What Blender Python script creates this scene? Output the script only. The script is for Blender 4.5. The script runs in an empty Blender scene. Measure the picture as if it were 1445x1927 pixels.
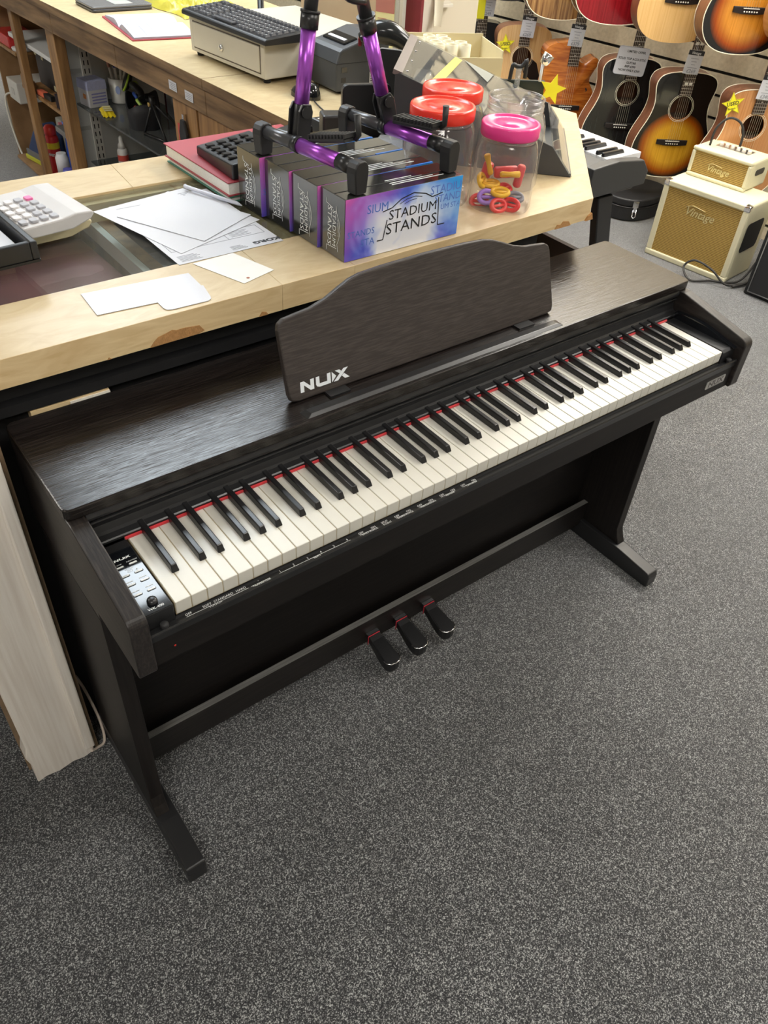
import bpy, bmesh, math, random
from mathutils import Vector, Matrix

random.seed(7)
sc = bpy.context.scene
COL = sc.collection
PI = math.pi

# ------------------------------------------------------------------ camera
cam_d = bpy.data.cameras.new('camera')
cam_d.sensor_fit = 'VERTICAL'
cam_d.sensor_height = 36.0
cam_d.lens = 36.0 * 1485.82 / 1927.0
cam_d.clip_start = 0.02
cam = bpy.data.objects.new('camera', cam_d)
COL.objects.link(cam)
cam.matrix_world = Matrix(((0.79521191, 0.36753605, -0.48223985, -0.23752),
                           (-0.60337029, 0.55818402, -0.56953919, -0.68932),
                           (0.05985239, 0.74387354, 0.66563492, 1.51171),
                           (0, 0, 0, 1)))
sc.camera = cam

# ------------------------------------------------------------------ world, exposure
wd = bpy.data.worlds.new('world')
sc.world = wd
wd.use_nodes = True
wd.node_tree.nodes['Background'].inputs[0].default_value = (0.8, 0.9, 1.0, 1)
wd.node_tree.nodes['Background'].inputs[1].default_value = 0.15
sc.view_settings.view_transform = 'Standard'
sc.view_settings.look = 'None'
sc.view_settings.exposure = 0.30
sc.view_settings.gamma = 1.0
sc.view_settings.use_curve_mapping = False
sc.cycles.transparent_max_bounces = 24

CEIL = 2.62
LAMP_POWER = 17.0
# ceiling LED panels: centre x, centre y, size x, size y, warm or cool
LAMPS = [(0.97, 2.21, 1.10, 1.04, 0), (1.12, 3.62, 0.95, 0.62, 0), (2.70, 2.6, 0.6, 1.2, 1), (2.70, 0.8, 0.6, 1.2, 1), (2.70, -1.0, 0.6, 1.2, 1),
         (3.35, 1.65, 0.28, 2.6, 1), (0.85, -0.75, 0.6, 0.45, 1), (-1.1, -1.5, 0.6, 1.0, 1), (-1.3, 2.4, 0.6, 1.2, 1)]

# ------------------------------------------------------------------ materials
MATS = {}


def nt(name):
    m = bpy.data.materials.new(name)
    m.use_nodes = True
    n = m.node_tree.nodes
    return m, n, m.node_tree.links, n['Principled BSDF']


def rgba(c):
    return (c[0], c[1], c[2], 1.0)


def plain(name, col, rough=0.5, metal=0.0, var=0.06, scale=30.0, bump=0.0, bscale=200.0, coat=0.0, spec=0.5, sheen=0.0):
    """solid colour with slight procedural variation and optional fine relief"""
    if name in MATS:
        return MATS[name]
    m, n, l, b = nt(name)
    b.inputs['Roughness'].default_value = rough
    b.inputs['Metallic'].default_value = metal
    b.inputs['Coat Weight'].default_value = coat
    b.inputs['Specular IOR Level'].default_value = spec
    b.inputs['Sheen Weight'].default_value = sheen
    tc = n.new('ShaderNodeTexCoord')
    nz = n.new('ShaderNodeTexNoise')
    nz.inputs['Scale'].default_value = scale
    nz.inputs['Detail'].default_value = 4
    l.new(tc.outputs['Object'], nz.inputs['Vector'])
    mx = n.new('ShaderNodeMix')
    mx.data_type = 'RGBA'
    mx.inputs[6].default_value = rgba([max(0, c * (1 - var)) for c in col])
    mx.inputs[7].default_value = rgba([min(1, c * (1 + var)) for c in col])
    l.new(nz.outputs['Fac'], mx.inputs[0])
    l.new(mx.outputs[2], b.inputs['Base Color'])
    if bump:
        n2 = n.new('ShaderNodeTexNoise')
        n2.inputs['Scale'].default_value = bscale
        n2.inputs['Detail'].default_value = 3
        l.new(tc.outputs['Object'], n2.inputs['Vector'])
        bp = n.new('ShaderNodeBump')
        bp.inputs['Strength'].default_value = bump
        bp.inputs['Distance'].default_value = 0.002
        l.new(n2.outputs['Fac'], bp.inputs['Height'])
        l.new(bp.outputs['Normal'], b.inputs['Normal'])
    MATS[name] = m
    return m


def grain(name, c0, c1, stretch=(6, 160, 160), rough=0.4, bump=0.25, detail=6, lo=0.35, hi=0.65, dist=0.0006, coat=0.0, wscale=1.0, distort=0.0, spec=0.5):
    """streaky wood grain: noise stretched along one axis"""
    if name in MATS:
        return MATS[name]
    m, n, l, b = nt(name)
    b.inputs['Roughness'].default_value = rough
    b.inputs['Coat Weight'].default_value = coat
    b.inputs['Specular IOR Level'].default_value = spec
    tc = n.new('ShaderNodeTexCoord')
    mp = n.new('ShaderNodeMapping')
    mp.inputs['Scale'].default_value = stretch
    l.new(tc.outputs['Object'], mp.inputs['Vector'])
    nz = n.new('ShaderNodeTexNoise')
    nz.inputs['Scale'].default_value = wscale
    nz.inputs['Detail'].default_value = detail
    nz.inputs['Distortion'].default_value = distort
    l.new(mp.outputs['Vector'], nz.inputs['Vector'])
    rp = n.new('ShaderNodeValToRGB')
    rp.color_ramp.elements[0].position = lo
    rp.color_ramp.elements[0].color = rgba(c0)
    rp.color_ramp.elements[1].position = hi
    rp.color_ramp.elements[1].color = rgba(c1)
    l.new(nz.outputs['Fac'], rp.inputs[0])
    l.new(rp.outputs[0], b.inputs['Base Color'])
    if bump:
        bp = n.new('ShaderNodeBump')
        bp.inputs['Strength'].default_value = bump
        bp.inputs['Distance'].default_value = dist
        l.new(nz.outputs['Fac'], bp.inputs['Height'])
        l.new(bp.outputs['Normal'], b.inputs['Normal'])
    MATS[name] = m
    return m


def clear(name, tint=(1, 1, 1), ior=1.5, rough=0.02, haze=0.0):
    """thin clear sheet: fresnel mix of see-through and gloss, with a little haze"""
    if name in MATS:
        return MATS[name]
    m = bpy.data.materials.new(name)
    m.use_nodes = True
    n, l = m.node_tree.nodes, m.node_tree.links
    n.clear()
    out = n.new('ShaderNodeOutputMaterial')
    tr = n.new('ShaderNodeBsdfTransparent')
    tr.inputs[0].default_value = rgba(tint)
    gl = n.new('ShaderNodeBsdfGlossy')
    gl.inputs['Roughness'].default_value = rough
    # same reflectance from either side of the thin sheet
    ge = n.new('ShaderNodeNewGeometry')
    io = n.new('ShaderNodeMapRange')
    io.inputs[3].default_value = ior
    io.inputs[4].default_value = 1.0 / ior
    l.new(ge.outputs['Backfacing'], io.inputs[0])
    fr = n.new('ShaderNodeFresnel')
    l.new(io.outputs[0], fr.inputs[0])
    mx = n.new('ShaderNodeMixShader')
    l.new(fr.outputs[0], mx.inputs[0])
    l.new(tr.outputs[0], mx.inputs[1])
    l.new(gl.outputs[0], mx.inputs[2])
    last = mx
    if haze:
        df = n.new('ShaderNodeBsdfDiffuse')
        df.inputs[0].default_value = (0.8, 0.8, 0.8, 1)
        m2 = n.new('ShaderNodeMixShader')
        m2.inputs[0].default_value = haze
        l.new(mx.outputs[0], m2.inputs[1])
        l.new(df.outputs[0], m2.inputs[2])
        last = m2
    l.new(last.outputs[0], out.inputs[0])
    MATS[name] = m
    return m


def emit(name, col, s):
    m, n, l, b = nt(name)
    b.inputs['Base Color'].default_value = rgba(col)
    b.inputs['Emission Color'].default_value = rgba(col)
    b.inputs['Emission Strength'].default_value = s
    MATS[name] = m
    return m


# piano and furniture
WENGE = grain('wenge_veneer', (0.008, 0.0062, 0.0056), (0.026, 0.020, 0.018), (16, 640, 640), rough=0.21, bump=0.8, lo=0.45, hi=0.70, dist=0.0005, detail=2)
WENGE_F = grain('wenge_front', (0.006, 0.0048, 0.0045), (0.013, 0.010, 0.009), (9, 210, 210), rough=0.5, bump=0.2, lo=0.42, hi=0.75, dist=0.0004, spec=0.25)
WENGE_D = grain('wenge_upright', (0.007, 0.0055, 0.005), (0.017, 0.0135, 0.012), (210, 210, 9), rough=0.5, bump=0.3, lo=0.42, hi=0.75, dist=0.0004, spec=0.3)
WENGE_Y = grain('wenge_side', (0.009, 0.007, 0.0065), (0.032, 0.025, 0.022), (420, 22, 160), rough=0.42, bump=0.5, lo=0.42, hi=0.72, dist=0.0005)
BLACK_SATIN = plain('black_satin_plastic', (0.014, 0.014, 0.015), 0.33, var=0.1)
BLACK_GLOSS = plain('black_gloss_plastic', (0.006, 0.007, 0.009), 0.06, var=0.1, spec=0.8)
BLACK_KEY = plain('black_key_plastic', (0.010, 0.010, 0.011), 0.28, var=0.1)
IVORY = plain('ivory_key_plastic', (0.60, 0.585, 0.525), 0.33, var=0.03, scale=60)
KEYGAP = plain('tan_key_side', (0.42, 0.34, 0.20), 0.7)
RED_FELT = plain('red_felt', (0.62, 0.02, 0.03), 0.95, var=0.2, scale=400, sheen=0.3)
WHITE_INK = plain('white_print', (0.78, 0.80, 0.80), 0.6, var=0.02)
GREY_INK = plain('silver_print', (0.62, 0.68, 0.70), 0.35, var=0.02)
BLACK_INK = plain('black_print', (0.02, 0.02, 0.022), 0.6, var=0.05)
DIM_INK = plain('grey_print', (0.30, 0.31, 0.34), 0.6, var=0.05)
SILVER = plain('brushed_silver', (0.62, 0.62, 0.63), 0.3, 1.0, var=0.05)
CHROME = plain('chrome', (0.8, 0.8, 0.82), 0.08, 1.0, var=0.02)
DARK_METAL = plain('dark_metal', (0.10, 0.10, 0.11), 0.35, 0.7, var=0.08)
BLACK_MATTE = plain('black_matte', (0.012, 0.012, 0.013), 0.75, var=0.15)
MAPLE = grain('maple_laminate', (0.51, 0.385, 0.21), (0.60, 0.485, 0.295), (7, 14, 14), rough=0.3, bump=0.04, detail=5, lo=0.3, hi=0.7, distort=2.2, wscale=1.6)
MAPLE_EDGE = grain('maple_edge_band', (0.60, 0.43, 0.22), (0.74, 0.58, 0.34), (5, 30, 30), rough=0.42, bump=0.04, detail=5, lo=0.3, hi=0.7, distort=1.6, wscale=1.6)
BROWN_WOOD = grain('worn_brown_wood', (0.10, 0.055, 0.024), (0.27, 0.165, 0.08), (14, 4, 40), rough=0.6, bump=0.3, detail=7)
POST_WOOD = grain('varnished_pine_post', (0.20, 0.10, 0.035), (0.40, 0.22, 0.085), (40, 40, 4), rough=0.5, bump=0.2, detail=6)
TAN_BOARD = grain('tan_hardboard', (0.25, 0.14, 0.06), (0.36, 0.21, 0.10), (10, 10, 10), rough=0.65, bump=0.1)
RAW_CHIP = plain('raw_chipboard', (0.42, 0.22, 0.08), 0.9, var=0.35, scale=250, bump=0.6, bscale=400)
GREY_PANEL = plain('pale_grey_panel', (0.50, 0.52, 0.51), 0.6, var=0.08, scale=8)
WHITE_PAINT = grain('chipped_white_paint', (0.70, 0.63, 0.55), (0.86, 0.81, 0.74), (140, 140, 5), rough=0.6, bump=0.35, detail=5, lo=0.2, hi=0.62)
PAPER = plain('white_paper', (0.61, 0.62, 0.66), 0.65, var=0.015, scale=15)
CREAM_CARD = plain('cream_card', (0.62, 0.54, 0.33), 0.7, var=0.05)
CREAM_PAINT = plain('cream_paint', (0.62, 0.56, 0.44), 0.6, var=0.04, scale=5)
CARD_WHITE = plain('glossy_white_card', (0.60, 0.61, 0.66), 0.22, var=0.02)
BEIGE_METAL = plain('beige_painted_steel', (0.55, 0.52, 0.43), 0.42, var=0.05, scale=12)
GLASS = clear('counter_glass', (0.86, 0.9, 0.89), 1.5, 0.03, 0.02)
JAR_CLEAR = clear('clear_jar_plastic', (0.945, 0.94, 0.945), 1.58, 0.05, 0.045)
ACRYLIC = clear('clear_acrylic', (0.86, 0.88, 0.88), 1.5, 0.03, 0.03)


def carpet_mat():
    m, n, l, b = nt('charcoal_flecked_carpet')
    b.inputs['Roughness'].default_value = 0.95
    b.inputs['Specular IOR Level'].default_value = 0.15
    b.inputs['Sheen Weight'].default_value = 0.9
    b.inputs['Sheen Roughness'].default_value = 0.45
    tc = n.new('ShaderNodeTexCoord')
    nz = n.new('ShaderNodeTexNoise')
    nz.inputs['Scale'].default_value = 430
    nz.inputs['Detail'].default_value = 3
    nz.inputs['Roughness'].default_value = 0.75
    l.new(tc.outputs['Object'], nz.inputs['Vector'])
    n2 = n.new('ShaderNodeTexNoise')
    n2.inputs['Scale'].default_value = 7
    n2.inputs['Detail'].default_value = 3
    l.new(tc.outputs['Object'], n2.inputs['Vector'])
    rp = n.new('ShaderNodeValToRGB')
    e = rp.color_ramp.elements
    e[0].position = 0.45
    e[0].color = (0.018, 0.019, 0.022, 1)
    e[1].position = 0.65
    e[1].color = (0.70, 0.71, 0.70, 1)
    k = e.new(0.53)
    k.color = (0.085, 0.087, 0.091, 1)
    l.new(nz.outputs['Fac'], rp.inputs[0])
    mx = n.new('ShaderNodeMix')
    mx.data_type = 'RGBA'
    mx.blend_type = 'MULTIPLY'
    mx.inputs[0].default_value = 0.35
    l.new(rp.outputs[0], mx.inputs[6])
    l.new(n2.outputs['Fac'], mx.inputs[7])
    l.new(mx.outputs[2], b.inputs['Base Color'])
    bp = n.new('ShaderNodeBump')
    bp.inputs['Strength'].default_value = 0.8
    bp.inputs['Distance'].default_value = 0.002
    l.new(nz.outputs['Fac'], bp.inputs['Height'])
    l.new(bp.outputs['Normal'], b.inputs['Normal'])
    return m


CARPET = carpet_mat()


def weave_mat(name, c0, c1, sx, sz):
    """basket weave grille cloth in the object's x/z plane"""
    m, n, l, b = nt(name)
    b.inputs['Roughness'].default_value = 0.7
    tc = n.new('ShaderNodeTexCoord')
    mp = n.new('ShaderNodeMapping')
    mp.inputs['Scale'].default_value = (sx, 0.001, sz)
    l.new(tc.outputs['Object'], mp.inputs['Vector'])
    sp = n.new('ShaderNodeSeparateXYZ')
    l.new(mp.outputs['Vector'], sp.inputs[0])

    def sn(o, mul=1.0):
        a = n.new('ShaderNodeMath')
        a.operation = 'SINE'
        l.new(o, a.inputs[0])
        return a
    sxn, szn = sn(sp.outputs[0]), sn(sp.outputs[2])
    mu = n.new('ShaderNodeMath')
    mu.operation = 'MULTIPLY'
    l.new(sxn.outputs[0], mu.inputs[0])
    mu.inputs[1].default_value = 0.45
    ad = n.new('ShaderNodeMath')
    l.new(mu.outputs[0], ad.inputs[0])
    l.new(szn.outputs[0], ad.inputs[1])
    mr = n.new('ShaderNodeMapRange')
    mr.inputs[1].default_value = -1.2
    mr.inputs[2].default_value = 0.7
    l.new(ad.outputs[0], mr.inputs[0])
    mx = n.new('ShaderNodeMix')
    mx.data_type = 'RGBA'
    mx.inputs[6].default_value = rgba(c0)
    mx.inputs[7].default_value = rgba(c1)
    l.new(mr.outputs[0], mx.inputs[0])
    l.new(mx.outputs[2], b.inputs['Base Color'])
    bp = n.new('ShaderNodeBump')
    bp.inputs['Strength'].default_value = 0.4
    bp.inputs['Distance'].default_value = 0.002
    l.new(mr.outputs[0], bp.inputs['Height'])
    l.new(bp.outputs['Normal'], b.inputs['Normal'])
    MATS[name] = m
    return m


# ------------------------------------------------------------------ mesh helpers
XF = {}       # object name -> world matrix, for parts given in world coordinates


class MB:
    def __init__(s):
        s.v, s.f, s.m, s.sm = [], [], [], []

    def add(s, vs, fs, mi=0, smooth=False, M=None):
        o = len(s.v)
        s.v += [tuple(M @ Vector(p)) if M is not None else tuple(p) for p in vs]
        for f in fs:
            s.f.append([o + i for i in f])
            s.m.append(mi)
            s.sm.append(smooth)
        return s

    def box(s, x0, x1, y0, y1, z0, z1, mi=0, M=None):
        vs = [(x, y, z) for z in (z0, z1) for y in (y0, y1) for x in (x0, x1)]
        return s.add(vs, [(0, 2, 3, 1), (4, 5, 7, 6), (0, 1, 5, 4), (2, 6, 7, 3), (0, 4, 6, 2), (1, 3, 7, 5)], mi, False, M)

    def prism(s, pts, ax, d0, d1, mi=0, M=None, smooth=False, mi_side=None):
        """pts in the two other axes (cyclic order), extruded along axis ax from d0 to d1"""
        def P(a, b, d):
            return {'x': (d, a, b), 'y': (a, d, b), 'z': (a, b, d)}[ax]
        area = sum(pts[i][0] * pts[(i + 1) % len(pts)][1] - pts[(i + 1) % len(pts)][0] * pts[i][1] for i in range(len(pts)))
        if (area < 0) != (ax == 'y'):
            pts = pts[::-1]
        n = len(pts)
        vs = [P(a, b, d0) for a, b in pts] + [P(a, b, d1) for a, b in pts]
        lo, hi = (d0, d1) if d0 < d1 else (d1, d0)
        if d0 < d1:
            caps = [tuple(range(n - 1, -1, -1)), tuple(range(n, 2 * n))]
            sides = [(i, (i + 1) % n, n + (i + 1) % n, n + i) for i in range(n)]
        else:
            caps = [tuple(range(n)), tuple(range(2 * n - 1, n - 1, -1))]
            sides = [(n + i, n + (i + 1) % n, (i + 1) % n, i) for i in range(n)]
        s.add(vs, caps, mi, False, M)
        o = len(s.v) - 2 * n
        for q in sides:
            s.f.append([o + i for i in q])
            s.m.append(mi if mi_side is None else mi_side)
            s.sm.append(smooth)
        return s

    def tube(s, pts, r, n=8, closed=False, mi=0, M=None, smooth=True, caps=True):
        pts = [Vector(p) for p in pts]
        k = len(pts)
        rs = r if isinstance(r, (list, tuple)) else [r] * k
        vs, fs = [], []
        up = None
        for i in range(k):
            if closed:
                t = pts[(i + 1) % k] - pts[i - 1]
            else:
                t = pts[min(i + 1, k - 1)] - pts[max(i - 1, 0)]
            if t.length < 1e-9:
                t = Vector((0, 0, 1))
            t.normalize()
            if up is None:
                up = Vector((0, 0, 1)) if abs(t.z) < 0.9 else Vector((1, 0, 0))
            a = t.cross(up)
            if a.length < 1e-6:
                a = t.cross(Vector((0.3, 1, 0.2)))
            a.normalize()
            b = a.cross(t)
            up = b
            for j in range(n):
                w = 2 * PI * j / n
                vs.append(pts[i] + (a * math.cos(w) + b * math.sin(w)) * rs[i])
        for i in range(k if closed else k - 1):
            for j in range(n):
                p, q = i * n + j, i * n + (j + 1) % n
                p2, q2 = ((i + 1) % k) * n + j, ((i + 1) % k) * n + (j + 1) % n
                fs.append((p, p2, q2, q))
        s.add(vs, fs, mi, smooth, M)
        if caps and not closed:
            o = len(s.v) - k * n
            s.f.append([o + j for j in range(n)])
            s.m.append(mi)
            s.sm.append(False)
            s.f.append([o + (k - 1) * n + n - 1 - j for j in range(n)])
            s.m.append(mi)
            s.sm.append(False)
        return s

    def lathe(s, prof, n=24, at=(0, 0, 0), mi=0, M=None, smooth=True, cap0=True, cap1=True, sq=0.0):
        """prof = (radius, z) list; sq > 0 squares the section off"""
        vs, fs = [], []
        for r, z in prof:
            for j in range(n):
                w = 2 * PI * j / n
                c, d = math.cos(w), math.sin(w)
                k = 1.0
                if sq:
                    k = 1.0 / (abs(c) ** (2 + sq) + abs(d) ** (2 + sq)) ** (1.0 / (2 + sq))
                vs.append((at[0] + r * k * c, at[1] + r * k * d, at[2] + z))
        k = len(prof)
        for i in range(k - 1):
            for j in range(n):
                fs.append((i * n + j, i * n + (j + 1) % n, (i + 1) * n + (j + 1) % n, (i + 1) * n + j))
        s.add(vs, fs, mi, smooth, M)
        o = len(s.v) - k * n
        if cap0:
            s.f.append([o + n - 1 - j for j in range(n)])
            s.m.append(mi)
            s.sm.append(False)
        if cap1:
            s.f.append([o + (k - 1) * n + j for j in range(n)])
            s.m.append(mi)
            s.sm.append(False)
        return s

    def grid(s, fn, nu, nv, mi=0, smooth=True, M=None):
        vs = [fn(i / nu, j / nv) for j in range(nv + 1) for i in range(nu + 1)]
        fs = [(j * (nu + 1) + i, j * (nu + 1) + i + 1, (j + 1) * (nu + 1) + i + 1, (j + 1) * (nu + 1) + i) for j in range(nv) for i in range(nu)]
        return s.add(vs, fs, mi, smooth, M)

    def mesh(s, name, mats):
        me = bpy.data.meshes.new(name)
        me.from_pydata(s.v, [], s.f)
        for m in (mats if isinstance(mats, (list, tuple)) else [mats]):
            me.materials.append(m)
        me.polygons.foreach_set('material_index', s.m)
        me.polygons.foreach_set('use_smooth', s.sm)
        me.update()
        return me

    def build(s, name, mats, parent=None, bevel=0.0, seg=2, world=False, flat=False):
        """link as one mesh object. With world=True the shape was drawn in world
        coordinates and is moved into its parent's frame."""
        if parent is not None and world:
            Mi = XF[parent.name].inverted()
            s.v = [tuple(Mi @ Vector(p)) for p in s.v]
        loc = None
        if parent is None:
            xs, ys, zs = zip(*s.v)
            loc = ((min(xs) + max(xs)) / 2, (min(ys) + max(ys)) / 2, min(zs))
            s.v = [(x - loc[0], y - loc[1], z - loc[2]) for x, y, z in s.v]
        o = bpy.data.objects.new(name, s.mesh(name, mats))
        COL.objects.link(o)
        if parent is not None:
            o.parent = parent
            XF[o.name] = XF[parent.name]
        else:
            o.location = loc
            XF[o.name] = Matrix.Translation(loc)
        if bevel:
            b = o.modifiers.new('bevel', 'BEVEL')
            b.width = bevel
            b.segments = seg
            b.limit_method = 'ANGLE'
            b.angle_limit = math.radians(35)
            b.harden_normals = False
        return o


def tag(o, label, cat, group=None):
    o['label'] = label
    o['category'] = cat
    if group:
        o['group'] = group
    return o


def struct(o):
    o['kind'] = 'structure'
    return o


def thing(name, label, cat, loc=(0, 0, 0), rotz=0.0, group=None):
    o = bpy.data.objects.new(name, None)
    o.empty_display_size = 0.05
    COL.objects.link(o)
    o.location = loc
    o.rotation_euler = (0, 0, rotz)
    XF[o.name] = Matrix.Translation(loc) @ Matrix.Rotation(rotz, 4, 'Z')
    return tag(o, label, cat, group)


def part_copy(src, parent, loc=None, name=None):
    c = src.copy()
    COL.objects.link(c)
    c.parent = parent
    if loc is not None:
        c.location = loc
    XF[c.name] = XF[parent.name]
    return c


_TXT = {}


def text_geo(string, size=1.0, bold=0.0, align='CENTER'):
    key = (string, bold, align)
    if key not in _TXT:
        cu = bpy.data.curves.new('lettering', 'FONT')
        cu.body = string
        cu.align_x = align
        cu.align_y = 'CENTER'
        cu.size = 1.0
        cu.offset = bold
        cu.resolution_u = 2
        ob = bpy.data.objects.new('lettering', cu)
        COL.objects.link(ob)
        bpy.context.view_layer.update()
        ev = ob.evaluated_get(bpy.context.evaluated_depsgraph_get())
        me = ev.to_mesh()
        _TXT[key] = ([tuple(v.co) for v in me.vertices], [tuple(p.vertices) for p in me.polygons])
        ev.to_mesh_clear()
        bpy.data.objects.remove(ob)
        bpy.data.curves.remove(cu)
    vs, fs = _TXT[key]
    return [(x * size, y * size, z) for x, y, z in vs], fs


def frame(origin, right, up):
    r = Vector(right).normalized()
    u = Vector(up).normalized()
    n = r.cross(u)
    return Matrix(((r.x, u.x, n.x, origin[0]), (r.y, u.y, n.y, origin[1]), (r.z, u.z, n.z, origin[2]), (0, 0, 0, 1)))


def write(mb, string, origin, right, up, size, bold=0.0, align='CENTER', mi=0, lift=0.0004, shear=0.0, wide=1.0):
    vs, fs = text_geo(string, size, bold, align)
    vs = [(x * wide + y * shear, y, lift) for x, y, z in vs]
    mb.add(vs, fs, mi, False, frame(origin, right, up))
    return mb


def rounded(x0, x1, y0, y1, r, n=4, corners=(1, 1, 1, 1)):
    """rounded rectangle outline, corners in the order x0y0, x1y0, x1y1, x0y1"""
    out = []
    for (cx, cy, a0, px, py, c) in ((x0 + r, y0 + r, PI, x0, y0, corners[0]), (x1 - r, y0 + r, 1.5 * PI, x1, y0, corners[1]),
                                    (x1 - r, y1 - r, 0, x1, y1, corners[2]), (x0 + r, y1 - r, 0.5 * PI, x0, y1, corners[3])):
        if not c:
            out.append((px, py))
            continue
        for i in range(n + 1):
            a = a0 + 0.5 * PI * i / n
            out.append((cx + r * math.cos(a), cy + r * math.sin(a)))
    return out


def spline(pts, n=6, closed=False):
    """Catmull-Rom through 2-D or 3-D points"""
    P = [Vector(p) for p in pts]
    k = len(P)
    out = []
    for i in range(k if closed else k - 1):
        if closed:
            a, b, c, d = P[i - 1], P[i], P[(i + 1) % k], P[(i + 2) % k]
        else:
            a, b, c, d = P[max(i - 1, 0)], P[i], P[i + 1], P[min(i + 2, k - 1)]
        for j in range(n):
            t = j / n
            out.append(0.5 * ((2 * b) + (c - a) * t + (2 * a - 5 * b + 4 * c - d) * t * t + (3 * b - a - 3 * c + d) * t ** 3))
    if not closed:
        out.append(P[-1])
    return [tuple(p) for p in out]


# ------------------------------------------------------------------ the room
WALL_P = Vector((3.70, 1.2, 0))
WALL_D = Vector((-0.117, 0.993, 0)).normalized()      # along the slat wall, away from the camera
WALL_YAW = math.atan2(WALL_D.y, WALL_D.x)

f = MB()
f.box(-3.2, 5.2, -3.6, 6.2, -0.05, 0.0)
floor = struct(f.build('floor', CARPET))

WHITE_WALL = plain('off_white_wall', (0.66, 0.64, 0.60), 0.85, var=0.03, scale=3)
CEIL_MAT = plain('white_ceiling_tile', (0.74, 0.74, 0.73), 0.9, var=0.03, scale=60)
struct(MB().box(-3.2, 5.2, -3.6, 6.2, CEIL, CEIL + 0.05).build('ceiling', CEIL_MAT))
struct(MB().box(-3.3, -3.2, -3.6, 6.2, 0, CEIL).build('wall_left', WHITE_WALL))
struct(MB().box(-3.2, 5.2, 6.2, 6.3, 0, CEIL).build('wall_back', WHITE_WALL))
struct(MB().box(-3.2, 5.2, -3.7, -3.6, 0, CEIL).build('wall_front', WHITE_WALL))

# slat wall behind the guitars: a dark backing with one board per slat
M_w = Matrix.Translation(WALL_P) @ Matrix.Rotation(WALL_YAW, 4, 'Z')
BACKING = plain('dark_groove_backing', (0.012, 0.011, 0.010), 0.8)
SLAT = grain('beige_slat_laminate', (0.58, 0.50, 0.34), (0.68, 0.59, 0.42), (6, 60, 60), rough=0.5, bump=0.05, detail=4)
wall_r = MB()
wall_r.box(-4.4, 4.6, -0.10, -0.015, 0, CEIL, M=M_w)
wall_r = struct(wall_r.build('wall_right', BACKING))
slat0 = None
PITCH = 0.0985
GROOVE0 = 0.657 - 6 * PITCH
for k in range(-1, 20):
    z0 = GROOVE0 + k * PITCH + 0.007
    z1 = z0 + PITCH - 0.014
    z0 = max(z0, 0.0)
    z1 = min(z1, CEIL)
    if z1 - z0 < 0.03:
        continue
    b = MB()
    b.box(-4.4, 4.6, -0.018, 0.0, z0, z1, M=M_w)
    b.build('slat', SLAT, wall_r, world=True)
# upper part of the wall, far above the frame
b = MB()
b.box(-4.4, 4.6, -0.018, 0.0, GROOVE0 + 20 * PITCH + 0.007, CEIL, M=M_w)
b.build('upper_panel', SLAT, wall_r, world=True)

# ceiling LED panels
LEDS = (emit('cool_led_glow', (0.84, 0.93, 1.0), LAMP_POWER * 0.60), emit('warm_led_glow', (1.0, 0.96, 0.89), LAMP_POWER))
LFRAME = plain('white_lamp_frame', (0.8, 0.8, 0.8), 0.4)
LAMP_AT = ['over the back counter', 'over the staff shelves', 'between staff counter and guitar wall', 'above the big amplifier', 'over the open carpet at right', 'close along the guitar wall', 'over the carpet before the piano', 'behind the photographer at left', 'over the staff side at left']
for i, (cx, cy, sx, sy, warm) in enumerate(LAMPS):
    t = thing('ceiling_light', 'flush white ceiling panel light ' + LAMP_AT[i], 'ceiling light', (cx, cy, CEIL - 0.03), 0, 'ceiling panel lights')
    fr = MB()
    hx, hy = sx / 2, sy / 2
    fr.box(-hx - 0.02, hx + 0.02, -hy - 0.02, -hy, 0, 0.029)
    fr.box(-hx - 0.02, hx + 0.02, hy, hy + 0.02, 0, 0.029)
    fr.box(-hx - 0.02, -hx, -hy, hy, 0, 0.029)
    fr.box(hx, hx + 0.02, -hy, hy, 0, 0.029)
    fr.build('frame', LFRAME, t)
    MB().box(-hx, hx, -hy, hy, 0.008, 0.012).build('diffuser', LEDS[warm], t)

# ------------------------------------------------------------------ front counter
CT, CB = 0.900, 0.853
counter = thing('shop_counter', 'pale maple shop counter with a glass inset top behind the piano', 'counter', (0.4, 0.72, 0))


def slab(pts, z0=CB, z1=CT, parent=counter, name='top_slab', mats=(MAPLE, MAPLE_EDGE), bevel=0.0006):
    m = MB()
    m.prism(pts, 'z', z0, z1, 0, mi_side=1)
    return m.build(name, list(mats), parent, bevel, 1, world=True)


slab([(-1.3, 0.387), (0.409, 0.387), (0.418, 0.545), (-1.3, 0.545)])
slab([(0.4094, 0.387), (0.56, 0.387), (0.56, 0.545), (0.4184, 0.545)])
slab([(-1.3, 0.912), (0.377, 0.912), (0.391, 1.058), (-1.3, 1.058)])
slab([(0.3774, 0.912), (0.56, 0.912), (0.56, 1.058), (0.3914, 1.058)])
slab([(0.5604, 0.387), (1.213, 0.402), (1.676, 0.875), (1.662, 0.962), (1.66, 1.058), (0.5604, 1.058)])
# lip round the glass and the pane itself
lip = MB()
lip.box(-1.3, 0.56, 0.545, 0.557, CB - 0.01, CT - 0.012)
lip.box(-1.3, 0.56, 0.893, 0.912, CB - 0.01, CT - 0.012)
lip.box(0.54, 0.56, 0.557, 0.893, CB - 0.01, CT - 0.012)
lip.build('glass_lip', MAPLE_EDGE, counter, world=True)
gp = MB()
gp.box(-1.3, 0.559, 0.546, 0.911, CT - 0.0115, CT - 0.004)
gp.build('glass_pane', GLASS, counter, world=True)
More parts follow.
